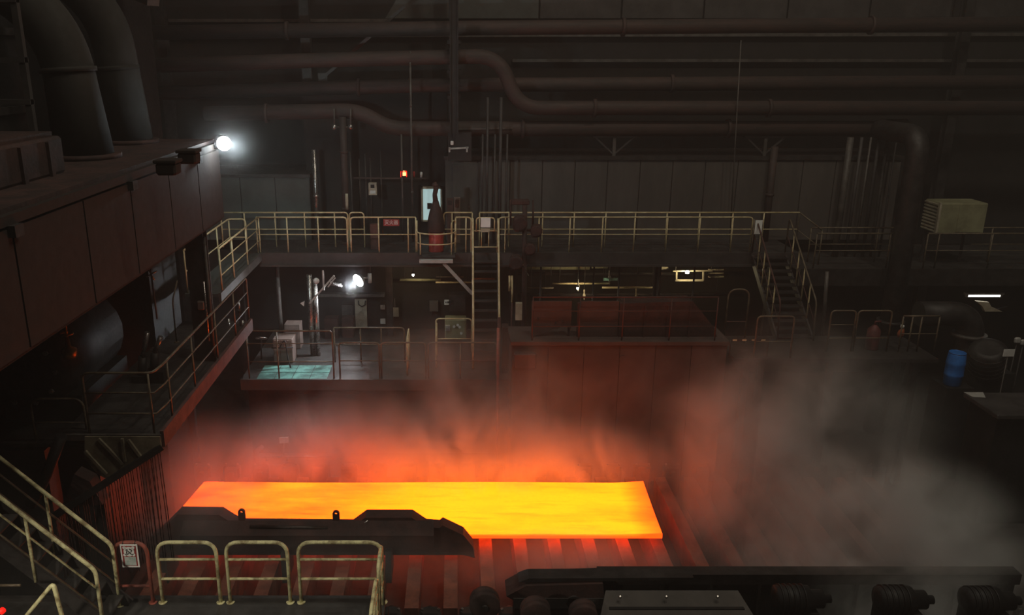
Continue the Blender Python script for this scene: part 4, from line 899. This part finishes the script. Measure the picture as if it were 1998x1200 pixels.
# pale ribbed cabinet hanging over the right platform
t = T('ribbed_cabinet', 'pale olive box cabinet with ribbed side above the right platform', 'cabinet', W(1872, 460, 24.9))
a, b = W(1828, 456, 24.6), W(1930, 397, 24.6)
MB().span((a.x, 24.6, a.z), (b.x, 25.5, b.z), .03).build('body', 'olive', t)
for k in range(9): zz = a.z + .06 + k * (b.z - a.z - .12) / 8; MB().span((a.x - .05, 24.66, zz - .022), (a.x, 25.45, zz + .022)).build('louvre', 'beige', t)
MB().span((a.x - .06, 24.58, a.z - .02), (a.x, 24.68, b.z + .02)).build('corner_post', 'beige', t)
MB().span((a.x + .55, 24.585, a.z + .05), (b.x - .1, 24.6, b.z - .08)).build('door', 'olive', t)
for xx in (a.x + .1, b.x - .1): MB().span((xx - .03, 25.35, Z_RT), (xx + .03, 25.42, a.z + .02)).build('leg', 'fascia', t)
# small white sign on a post, ledge in the corner
o, a, b = plate('post_sign', 'small white sign on a thin post at the right edge', 'sign', 1958, 682, 1980, 696, 20.6, 'white', .02)
MB().tube([((a.x + b.x) / 2, 20.63, 0), ((a.x + b.x) / 2, 20.63, a.z + .05)], .015, 6).build('post', 'pipe_grey', o)
t = T('corner_ledge', 'dark machine table with corner painted as lit at the right edge', 'table', W(1940, 790, 19.4))
q0 = W(1880, 766, 19.6)
MB().span((q0.x, 18.2, q0.z - .12), (q0.x + 3.2, 19.6, q0.z), .02).build('top', 'fascia', t)
MB().span((q0.x + .15, 18.4, 0), (q0.x + 3.0, 19.5, q0.z - .12)).build('body', 'steel_black', t)
MB().prism([q0 + Vector((0, -.0, .005)), q0 + Vector((.5, 0, .005)), q0 + Vector((.35, -.35, .005)), q0 + Vector((.05, -.3, .005))], (0, 0, .008)).build('lit_corner', 'sign_grey', t)  # pale patch stands in for light falling on the corner
for px, py, lb in ((1985, 664, 'small pale meter at the right edge above the white sign'), (1997, 668, 'small pale meter cut by the right edge of the picture')):
    p = W(px, py, 21.4); o = MB().box(p, (.16, .1, .16), 0, .03).build('meter', 'sign_grey', None, label=lb, cat='meter')
    MB().tube([p, (p.x, p.y + .06, 0)], .02, 6).build('post', 'steel_dark', o)
# ================================================================== LEFT: BIG BEAM, DUCTS, WALKWAY
XB = -5.2; zb0, zb1 = 7.9, 9.65
t = T('mill_beam', 'huge brown box beam running into the depth at the left', 'beam', (-7.4, 13, zb0))
MB().span((XB - 4.2, 4.5, zb0), (XB, 18.0, zb1 - .18)).build('body', 'beam_red', t)
MB().span((XB - 4.25, 4.5, zb1 - .18), (XB + .05, 18.02, zb1 - .06)).build('top_flange', 'beam_red', t)
MB().span((XB - 4.0, 4.5, zb1 - .06), (XB - .05, 18.2, zb1)).build('top_plate', 'rust_dark', t)
yy = [4.7, 7.4, 9.4, 11.3, 13.0, 14.8, 16.5, 18.1]
for a, b in zip(yy, yy[1:]): MB().span((XB - .01, a + .02, zb0 + .05), (XB + .03, b - .02, zb1 - .22)).build('side_plate', 'beam_red', t)
for y_ in yy[2:-1:2]: MB().span((XB + .02, y_ - .1, zb1 - .32), (XB + .12, y_ + .1, zb1 - .18)).build('bracket', 'steel_dark', t)
# column carrying the beam end
c_ = T('beam_column', 'dark steel column between the walkway and the far beam end', 'column', (XB - .45, 18.0, Z_LEFT))
xc = -5.75
for y_ in (17.62, 17.9): MB().span((xc - .2, y_, Z_LEFT), (xc + .2, y_ + .05, zb0)).build('flange', 'steel_dark', c_)
MB().span((xc - .02, 17.67, Z_LEFT), (xc + .02, 17.9, zb0)).build('web', 'steel_dark', c_)
MB().tube([(xc + .24, 17.6, Z_LEFT), (xc + .24, 17.6, 7.6)], .035, 8).build('conduit', 'pipe_grey', c_)
MB().tube([(xc + .16, 17.55, 5.2), (xc + .16, 17.55, 6.6)], .022, 8).build('conduit', 'steel_bright', c_)
MB().box((xc + .05, 17.56, 6.05), (.16, .1, .2), 0, .02).build('junction_box', 'pink_cab', c_)
# mill stand body beyond the beam
t = T('mill_stand', 'dark tower of the mill stand behind the two exhaust ducts', 'mill stand', (-9.5, 16, 0))
MB().span((-13.5, 13.5, 0), (-9.5, 20.5, 18)).build('tower', 'steel_black', t)
MB().span((-9.5, 18.6, 0), (-7.2, 20.5, 15.5)).build('tower_wing', 'steel_black', t)
for k in range(4): MB().span((-9.5, 13.4, 10.2 + k * 1.6), (-9.4, 18.6, 10.35 + k * 1.6)).build('tower_rib', 'steel_dark', t)
MB().bar((-7.4, 18.9, 12.9), (-6.3, 18.2, 12.5), .3, .25).build('beam_end', 'pipe_grey', t)
# exhaust ducts
for (px, py, Y, r, lb) in ((170, 331, 14.6, .42, 'near exhaust duct curving down onto the brown beam'), (256, 296, 17.3, .40, 'farther exhaust duct standing on the brown beam end')):
    p = W(px, py, Y); p.z = zb1
    t = T('exhaust_duct', 'wide dull ' + lb, 'duct', p, 'exhaust ducts on the beam')
    tz = 2.35 if Y < 16 else 2.75
    path = fillet([p, p + Vector((-.15, 0, tz)), p + Vector((-2.0, -.4, tz + 1.1))], 1.4, 10)
    n = len(path); MB().tube(path, [r * 1.18 if k == 0 else r for k in range(n)], 20).build('duct_run', 'duct_grey', t)
    MB().lathe(p, [(0, r * 1.45), (.08, r * 1.45)], (0, 0, 1), 20).build('base_flange', 'rust_dark', t)
    MB().lathe(p + Vector((-.1, 0, 1.45)), [(0, r * 1.1), (.08, r * 1.1)], (-.06, 0, 1), 20).build('joint_band', 'duct_grey', t)
# lattice frame and block at the extreme left
t = T('lattice_frame', 'dim steel lattice frame at the upper left edge', 'frame', (-8.2, 14.0, zb1))
for x in (-8.25, -7.55, -6.9):
    MB().span((x - .05, 13.6, zb1), (x + .05, 13.7, 13.4)).build('upright', 'fascia', t)
for zz in (10.0, 10.65, 11.3, 12.2): MB().span((-8.3, 13.58, zz - .04), (-6.85, 13.72, zz + .04)).build('cross_bar', 'fascia', t)
t = T('machine_block', 'dark brown machine block on the beam at the left edge', 'machine block', (-7.3, 11.5, zb1))
MB().span((-8.9, 10.2, zb1), (-6.0, 12.7, zb1 + .55), .04).build('body', 'rust_dark', t)
MB().span((-8.8, 10.3, zb1 + .55), (-6.1, 12.6, zb1 + .62)).build('lid', 'rust_dark', t)
for y_ in (10.6, 11.4, 12.2): MB().span((-6.0, y_ - .05, zb1), (-5.95, y_ + .05, zb1 + .5)).build('rib', 'rust_dark', t)
for px, py, lb in ((330, 340, 'upright brown bracket on the beam near its far end'), (370, 318, 'smaller brown bracket on the beam closest to its far end')):
    p = G(px, py, zb1); o = MB().span((p.x - .15, p.y - .15, zb1), (p.x + .15, p.y + .15, zb1 + .18), .03).build('beam_bracket', 'beam_red', None, label=lb, cat='bracket')
    MB().box((p.x, p.y, zb1 + .20), (.34, .34, .05), 0, .01).build('cap', 'beam_red', o)

# machinery in the gloom under the beam
t = T('spindle_housing', 'black rounded spindle housing in the gloom under the beam', 'housing', (-8.3, 15.8, 0))
MB().lathe((-8.3, 14.6, 5.6), [(0, .5), (.05, .85), (1.0, .95), (2.6, .95), (2.7, .6)], (0, 1, 0), 20).build('shell', 'steel_dark', t)
MB().span((-8.9, 14.9, 0), (-7.35, 17.2, 5.0)).build('pedestal', 'steel_black', t)
for k in range(10): an = k * .628; MB().lathe((-8.3 + .66 * math.cos(an), 14.58, 5.6 + .66 * math.sin(an)), [(0, .05), (.06, .05)], (0, 1, 0), 6).build('bolt', 'steel_bright', t)
p = W(135, 688, 14.0)
t = T('brass_valve', 'brass globe valve glinting under the beam', 'valve', p)
MB().lathe(p, [(-.13, .04), (-.08, .13), (.06, .14), (.12, .05), (.3, .03)], (0, 0, 1), 14).build('body', 'brass', t)
MB().ring(p + UP * .36, .11, .016, seg=14).build('handwheel', 'brass', t)
MB().tube([p + UP * .1, Vector((p.x, p.y, zb0))], .025, 8).build('stem', 'brass', t)
p = W(295, 535, 17.0)
t = T('spark_cross', 'small bright cross standing in for a spark under the beam', 'nozzle', p)  # bright steel cross modelled for a spark; the rods only hold it
for d_ in ((1, 0, .55), (.45, 0, -1), (-.3, 0, 1)): MB().tube([p - Vector(d_) * .11, p + Vector(d_) * .13], .014, 6).build('arm', 'steel_bright', t)
MB().tube([p, Vector((p.x, p.y, zb0))], .012, 6).build('drop_rod', 'pipe_grey', t)
MB().tube([p, p + Vector((.02, 0, -1.0))], .02, 6).build('stem', 'pipe_grey', t)
for i, (px, py, Y, L, lb) in enumerate(((283, 672, 16.4, .55, 'tilted shiny hydraulic rod under the beam beside the valve'), (308, 672, 16.4, .35, 'shorter shiny hydraulic rod under the beam'))):
    p = W(px, py, Y); t = T('hydraulic_rod', lb, 'rod', p); MB().tube([p + Vector((-.08, 0, -L / 2)), p + Vector((.08, 0, L / 2))], .05, 10).build('rod', 'steel_bright', t)
    MB().lathe(p + Vector((-.08, 0, -L / 2)), [(0, .09), (-.5, .09)], (.15, 0, 1), 12).build('barrel', 'steel_black', t)
    MB().span((p.x - .3, Y - .15, Z_LEFT), (p.x + .1, Y + .15, p.z - L / 2 - .4)).build('foot', 'steel_black', t)
t = T('yellow_post', 'thin yellowish bent post standing on the left walkway', 'post', G(345, 668, Z_LEFT))
p = G(345, 668, Z_LEFT); MB().tube(fillet([p, p + UP * 1.05, p + UP * 1.25 + Vector((.02, .4, .2))], .1), .02, 6).build('tube', 'yellow_dull', t)
MB().lathe(p, [(0, .06), (.02, .06)], (0, 0, 1), 8).build('foot_plate', 'yellow_dull', t)
for px, y0, y1, lb in ((397, 628, 652, 'small shiny bolt rod on the walkway end nearest the beam column'), (404, 620, 655, 'tall shiny bolt rod on the walkway end'), (466, 590, 606, 'short gleaming rod just right of the beam column'), (446, 622, 650, 'gleaming rod in front of the beam column foot'), (473, 625, 652, 'thin gleaming rod between column and pinkish cabinet')):
    a, b = W(px, y0, 20.2), W(px + 1, y1, 20.2); o = MB().tube([a, b], .028, 8).build('bolt_rod', 'steel_bright', None, label=lb, cat='rod')
    MB().lathe(b, [(-.03, .05), (.03, .05)], (0, 0, 1), 6).build('nut', 'steel_dark', o)
    MB().tube([b, Vector((b.x, b.y, Z_LEFT - .3))], .02, 6).build('lower_rod', 'rust_dark', o)

# cantilevered walkway with its red-lit channel, front shield, chain curtain
xw0, xw1, yw0, yw1 = -7.3, -5.42, 13.75, 20.6
zL = Z_LEFT
wk = S('floor_walkway', MB().span((xw0, yw0, zL - .06), (xw1, yw1, zL)), 'deck')
MB().span((xw1 - .02, yw0, zL - .24), (xw1 + .05, yw1, zL + .08)).build('channel', 'rust', wk)
MB().span((xw0, yw0 - .03, zL - .10), (xw1, yw0 + .02, zL + .02)).build('front_edge', 'pipe_grey', wk)
for y_ in (14.6, 16.6, 18.6, 20.3): MB().span((xw0 + .1, y_ - .06, zL - .3), (xw1, y_ + .06, zL - .06)).build('joist', 'steel_dark', wk)
for x, y_ in ((-7.1, 14.6), (-7.1, 20.3)): MB().span((x - .08, y_ - .08, 0), (x + .08, y_ + .08, zL - .3)).build('support_post', 'steel_black', wk)
railing('walkway railing wrapping the near end and running into the depth', [(-6.75, yw0 + .05, zL), (-5.48, yw0 + .05, zL), (-5.44, yw0 + .5, zL), (-5.44, yw1 - .05, zL)], [(-5.56, yw0 + .05, zL), (-5.44, yw0 + .7, zL), (-5.44, 15.9, zL), (-5.44, 17.6, zL), (-5.44, 19.2, zL)], h=1.2, mids=(.34, .68), m='yellow_dull', rm='yellow_dull', rad=.14)
p0, p1 = W(70, 855, 14.0), W(172, 855, 14.0)
railing('low hooped railing left of the walkway end', [Vector((p0.x, 14.0, 4.45)), Vector((p1.x, 14.0, 4.45))], [], h=.86, mids=(.45,), m='yellow_dull', rad=.2)
lowd = MB().span((p0.x - 1.2, 13.9, 4.38), (p1.x + .1, 15.5, 4.45)); lowd.build('low_gangway', 'steel_dark', None, label='dark gangway plate carrying the low hooped railing', cat='gangway')
t = T('front_shield', 'dull tan ribbed shield plate hanging under the walkway end', 'shield', W(240, 900, 13.7))
q = [W(165, 852, 13.7), W(312, 852, 13.7), W(314, 872, 13.7), W(214, 938, 13.7), W(190, 925, 13.7), W(165, 895, 13.7)]
MB().prism(q, (0, .05, 0)).build('plate', 'tan_plate', t)
for a, b in (((192, 856), (240, 905)), ((238, 856), (244, 900)), ((250, 858), (275, 892)), ((166, 880), (208, 925))): MB().bar(W(*a, 13.67), W(*b, 13.67), .05, .05, up=(0, 1, 0)).build('rib', 'tan_plate', t)
# chain curtain on its slanting bar
b0, b1 = W(316, 872, 13.72), W(138, 986, 12.95)
t = T('chain_curtain', 'curtain of thin dark chains hanging below the walkway end', 'chain curtain', b0)
MB().bar(b0, b1, .06, .12).build('hanger_bar', 'steel_black', t)
MB().bar(b1, b1 + (b1 - b0) * .4, .06, .12).build('hanger_bar', 'steel_black', t)
nch = 46
for k in range(nch):
    u = .035 + (k + random.uniform(-.3, .3)) / nch * 1.15; top = b0.lerp(b1, u); L = top.z - (2.15 + random.uniform(-.12, .1))
    if random.random() < .12: continue
    pts = []; nl = 22
    vv = MB(); dx = random.uniform(-.02, .05)
    vv.tube([top + Vector((dx * j / nl, 0, -L * j / nl)) for j in range(nl + 1)], [.011 if j % 2 else .0055 for j in range(nl + 1)], 4).build('chain', 'steel_black', t)
t = T('shield_trestle', 'dark trestle block below the chain curtain', 'trestle', (-6.6, 14.0, 0))
MB().span((-9.0, 13.9, 0), (-7.7, 14.3, 4.30)).build('body', 'steel_black', t)
MB().tube(fillet([W(120, 850, 13.4), W(90, 930, 13.4), W(60, 985, 13.4)], .4), .10, 10).build('hose', 'steel_black', t)
MB().prism([W(120, 990, 13.3), W(145, 925, 13.3), W(175, 940, 13.3), W(200, 985, 13.3)], (0, .3, 0)).build('guard', 'rust_dark', t)

# ================================================================== NEAR WALKWAY, STAIR AND HOOPED RAILINGS
z = Z_NEAR; YN = 11.4
nd_ = S('floor_near', MB().span((-7.6, 8.0, z - .08), (XP(752, YN, z), YN + .08, z)), 'deck')
MB().span((-7.6, YN + .02, z - .3), (XP(752, YN, z), YN + .10, z + .06)).build('edge_beam', 'steel_dark', nd_)
for x in (-5.2, -3.2, -1.2): MB().span((x - .1, YN - .2, 0), (x + .1, YN, z - .08)).build('support_post', 'steel_black', nd_)
GN = 'hooped panels of the near walkway railing'
def nearhoop(label, pa, pb, m='yellow_near', mids=(.40, .72), h=1.12):
    t = railing(label, pxs((pa, pb), YN, z), [], h=h, mids=mids, r=.031, m=m, group=GN, rad=.22)
    for q in pxs((pa, pb), YN, z): MB().lathe(q, [(0, .07), (.015, .07)], (0, 0, 1), 10).build('foot_plate', m, t)
    return t
nearhoop('red-painted hoop of the near railing carrying the warning sign', 236, 299, 'red_rail', (.28,))
nearhoop('brightest yellow hoop of the near railing next to the warning sign', 318, 431)
nearhoop('middle yellow hoop of the near railing over the red-lit rollers', 450, 567)
nearhoop('widest yellow hoop of the near railing at the walkway corner', 588, 748)
xk = XP(752, YN, z) - .03
railing('yellow hoop seen edge-on at the walkway corner, farther one', [(xk, YN - .05, z), (xk, YN - .62, z)], [], h=1.12, mids=(.4, .72), r=.031, m='yellow_near', group=GN, rad=.15)
railing('yellow hoop seen edge-on at the walkway corner, nearest the picture bottom', [(xk - .02, YN - .74, z), (xk - .02, YN - 1.6, z)], [(xk - .02, YN - 1.15, z)], h=1.0, mids=(.4, .72), r=.031, m='yellow_near', group=GN, rad=.15)
# warning sign: white frame, red head with a pictogram, pale picture panel
a, b = W(237, 1106, YN - .04), W(268, 1063, YN - .04)
ux = Vector((1, 0, 0)); w_, h_ = .27, .40; o3 = Vector((XP(234, YN - .05, 3.9), YN - .05, ZP(1107, YN - .05)))
h_ = ZP(1062, YN - .05) - o3.z; w_ = XP(268, YN - .05, 3.9) - XP(234, YN - .05, 3.9)
t = T('warning_sign', 'white and red warning sign with pictogram on the near railing', 'sign', o3)
def pl_(u0, v0, u1, v1, dy, m_, nm): MB().span((o3.x + u0 * w_, o3.y - dy, o3.z + v0 * h_), (o3.x + u1 * w_, o3.y - dy + .008, o3.z + v1 * h_)).build(nm, m_, t)
pl_(0, 0, 1, 1, 0, 'sign_white', 'backing'); pl_(.09, .07, .91, .93, .006, 'sign_red', 'red_field'); pl_(.19, .10, .85, .47, .011, 'picture', 'picture_panel')
cx, cz = o3.x + .5 * w_, o3.z + .70 * h_
MB().lathe((cx, o3.y - .008, cz), [(0, .085), (.006, .085)], (0, -1, 0), 18).build('pictogram_disc', 'sign_white', t)
mb = MB()
for du, dv, r_ in ((-.07, .07, .026), (.07, .07, .026), (-.07, -.06, .026), (.07, -.06, .026)): mb.lathe((cx + du, o3.y - .008, cz + dv), [(0, r_), (.006, r_)], (0, -1, 0), 10)
mb.build('pictogram_corner', 'sign_white', t)
mb = MB(); nrm = Vector((0, -1, 0))
for st_ in ([(-.05, .03), (-.02, .04), (-.04, -.03)], [(.01, .05), (.05, .03), (.03, -.01)], [(-.01, .01), (.04, -.05)], [(-.04, -.05), (.0, -.03)]): stroke(mb, st_, (cx, o3.y - .017, cz), ux, UP, .016, nrm)
mb.build('pictogram_strokes', 'ink', t)
for k in range(2): MB().tube([o3 + Vector((w_ * (.15 + .7 * k), .0, h_)), o3 + Vector((w_ * (.15 + .7 * k), .05, h_ + .03))], .008, 5).build('tie', 'ink', t)
# stair coming down from the left
ns = 9
t = T('near_stair', 'steel stair with two yellow handrails descending at the lower left', 'stair', (-5.6, 11.0, z))
sx1, sz1 = -5.30, z; sl = 1.0; Lr = 3.2
for y_ in (10.68, 11.32): MB().bar((sx1, y_, sz1 + .02), (sx1 - Lr, y_, sz1 + Lr * sl + .02), .04, .24, up=(1, 0, 1)).build('stringer', 'steel_dark', t)
for k in range(13): MB().span((sx1 - .05 - k * .245 - .24, 10.70, sz1 + .22 + k * .245 - .03), (sx1 - .05 - k * .245, 11.30, sz1 + .22 + k * .245)).build('tread', 'deck', t)
for y_ in (10.65, 11.32):
    e = Vector((sx1 + (-.14 if y_ > 11 else -.12), y_, sz1))
    top = e + UP * 1.12; far = top + Vector((-Lr, 0, Lr * sl))
    MB().tube(fillet([e, top, far], .1), .031, 8).build('handrail', 'yellow_near', t)
    for f in (.36, .70): MB().tube([e + UP * 1.12 * f, e + UP * 1.12 * f + Vector((-Lr, 0, Lr * sl))], .017, 6).build('middle_rail', 'yellow_near' if f > .5 and y_ < 11 else 'yellow_dull', t)
    for k in range(1, 4): q = e + Vector((-k * .92, 0, k * .92 * sl)); MB().tube([q, q + UP * 1.1], .026, 8).build('post', 'yellow_near', t)
    MB().lathe(e, [(0, .07), (.015, .07)], (0, 0, 1), 10).build('foot_plate', 'yellow_near', t)
# bent rail in front of it and the red lamp in the corner
a, b, c2 = W(40, 1215, 9.7), W(104, 1138, 9.7), W(124, 1215, 9.7)
t = T('bent_railing', 'bent yellow rail end rising in front of the near stair', 'railing', c2)
a.z -= .3; a.x -= .25
MB().tube(fillet([a, b, c2, Vector((c2.x + .1, c2.y, z))], .08), .031, 8).build('bent_rail', 'yellow_near', t)
MB().tube([a, Vector((a.x, a.y, z))], .028, 8).build('post', 'yellow_near', t)
MB().tube([W(0, 1142, 9.9), W(40, 1142, 9.9)], .02, 6).build('middle_rail', 'yellow_dull', t)
p = W(4, 1192, 9.5)
t = T('red_lamp', 'small glowing red lamp in the bottom corner by the stair', 'lamp', p)
MB().lathe(p, [(-.04, .02), (-.02, .045), (.02, .045), (.04, .02)], (.6, 0, .6), 12).build('lens', 'beacon', t)
MB().tube([p, Vector((p.x - .05, p.y, z))], .03, 8).build('stem', 'steel_dark', t)

# ================================================================== STEAM
def steam(name, GLOW, MIX, PLUME):
    m = bpy.data.materials.new(name); m.use_nodes = True; nt = m.node_tree; nd = nt.nodes; lk = nt.links
    nd.remove(nd['Principled BSDF']); out = nd['Material Output']
    tc = nd.new('ShaderNodeNewGeometry').outputs['Position']
    def mth(op, a, b=None, c=None, clamp=False):
        n = nd.new('ShaderNodeMath'); n.operation = op; n.use_clamp = clamp
        for i, v in enumerate((a, b, c)):
            if v is None: continue
            if isinstance(v, (int, float)): n.inputs[i].default_value = v
            else: lk.new(v, n.inputs[i])
        return n.outputs[0]
    def noise(scale, det, off=(0, 0, 0), st=(1, 1, 1), dist=0):
        mp = nd.new('ShaderNodeMapping'); mp.inputs['Scale'].default_value = st; mp.inputs['Location'].default_value = off; lk.new(tc, mp.inputs[0])
        n = nd.new('ShaderNodeTexNoise'); n.inputs['Scale'].default_value = scale; n.inputs['Detail'].default_value = det; n.inputs['Roughness'].default_value = .55; n.inputs['Distortion'].default_value = dist
        lk.new(mp.outputs[0], n.inputs['Vector']); return n.outputs['Fac']
    def blob(c, r, gain, soft=1.0):
        v1 = nd.new('ShaderNodeVectorMath'); v1.operation = 'SUBTRACT'; lk.new(tc, v1.inputs[0]); v1.inputs[1].default_value = c
        v2 = nd.new('ShaderNodeVectorMath'); v2.operation = 'DIVIDE'; lk.new(v1.outputs[0], v2.inputs[0]); v2.inputs[1].default_value = r
        v3 = nd.new('ShaderNodeVectorMath'); v3.operation = 'LENGTH'; lk.new(v2.outputs[0], v3.inputs[0])
        n = nd.new('ShaderNodeMapRange'); n.interpolation_type = 'SMOOTHSTEP'; lk.new(v3.outputs['Value'], n.inputs[0])
        n.inputs[1].default_value = 1.0; n.inputs[2].default_value = 1.0 - soft; n.inputs[3].default_value = 0; n.inputs[4].default_value = gain
        return n.outputs[0]
    def cloud(blobs, n_in, lo, hi, a, b_):
        tot = None
        for c, r, g, s_ in blobs:
            b = blob(c, r, g, s_); tot = b if tot is None else mth('ADD', tot, b)
        k = nd.new('ShaderNodeMapRange'); lk.new(n_in, k.inputs[0]); k.inputs[1].default_value = lo; k.inputs[2].default_value = hi; k.inputs[3].default_value = a; k.inputs[4].default_value = b_
        return mth('MULTIPLY', tot, k.outputs[0])
    n1 = noise(.55, 5, (3, 1, 2), (1, 1, .75), .8)
    den = cloud(MIX, n1, .44, .62, .05, 1.5)
    if PLUME: den = mth('ADD', den, cloud(PLUME, noise(.72, 5, (9, 4, 1), (1, 1, .8), .9), .42, .60, .10, 1.6))
    if GLOW: den = mth('ADD', den, cloud(GLOW, n1, .38, .62, .40, 1.45))
    vsn = nd.new('ShaderNodeVolumeScatter'); vsn.inputs['Color'].default_value = (.95, .96, .93, 1); vsn.inputs['Anisotropy'].default_value = 0.0
    lk.new(den, vsn.inputs['Density']); lk.new(vsn.outputs[0], out.inputs['Volume'])
    M[name] = m
GLOW = [((-.6, 19.75, .9), (7.6, 1.35, 2.5), 1.8, 1.0), ((3.0, 19.6, .9), (2.6, 1.2, 1.8), 1.6, 1.0), ((2.6, 15.5, .8), (3.4, 1.3, .8), .8, 1.0), ((-2.2, 15.0, 1.2), (5.2, .9, .9), .14, 1.0), ((-5.8, 16.8, 1.7), (1.9, 2.8, 2.2), .36, 1.0)]
MIST = [((-.3, 18.5, 1.8), (6.6, 1.5, 1.2), 1.3, 1.0), ((1.0, 20.4, 2.7), (6.0, 2.2, 2.6), .32, 1.0)]
EDGE = [((6.6, 17.2, 1.8), (2.6, 3.4, 3.0), 1.1, 1.0)]
PLUME = [((8.8, 14.6, 1.4), (3.2, 2.3, 2.8), 1.7, .9), ((9.0, 13.2, .9), (2.4, 1.1, 1.3), 1.0, 1.0), ((8.0, 17.5, 3.0), (3.8, 2.6, 3.2), .45, 1.0)]
XS = 5.6
steam('slab_steam', GLOW, MIST + EDGE, []); steam('plume_steam', [], MIST[1:] + EDGE, PLUME)
MB().span((-7.7, 13.9, .05), (XS, 22.4, 5.4)).build('slab_steam', 'slab_steam', None, label='orange-lit steam rolling over the glowing slab', cat='steam', kind='stuff')
MB().span((XS, 12.0, .05), (12.6, 20.9, 6.2)).build('plume_steam', 'plume_steam', None, label='billowing grey steam plume beyond the slab end', cat='steam', kind='stuff')

def haze(name, label, c, r, den):
    m = bpy.data.materials.new(name); m.use_nodes = True; nt = m.node_tree; nt.nodes.remove(nt.nodes['Principled BSDF']); lk = nt.links
    v = nt.nodes.new('ShaderNodeVolumeScatter'); lk.new(v.outputs[0], nt.nodes['Material Output'].inputs['Volume'])
    g = nt.nodes.new('ShaderNodeNewGeometry'); d = nt.nodes.new('ShaderNodeVectorMath'); d.operation = 'DISTANCE'; lk.new(g.outputs['Position'], d.inputs[0]); d.inputs[1].default_value = c
    k = nt.nodes.new('ShaderNodeMapRange'); k.interpolation_type = 'SMOOTHSTEP'; lk.new(d.outputs['Value'], k.inputs[0]); k.inputs[1].default_value = r; k.inputs[2].default_value = 0; k.inputs[4].default_value = den
    lk.new(k.outputs[0], v.inputs['Density']); M[name] = m
    MB().lathe(c, [(-r * math.cos(k * math.pi / 10), r * math.sin(k * math.pi / 10)) for k in range(11)], (0, 0, 1), 20).build('haze', name, None, label=label, cat='haze', kind='stuff')
haze('lamp_haze', 'faint bluish haze glowing around the round floodlight', W(441, 281, 17.6), 1.0, .09)
haze('lamp_haze_low', 'faint violet haze glowing around the oval floodlight', W(696, 548, 24.1), .7, .12)
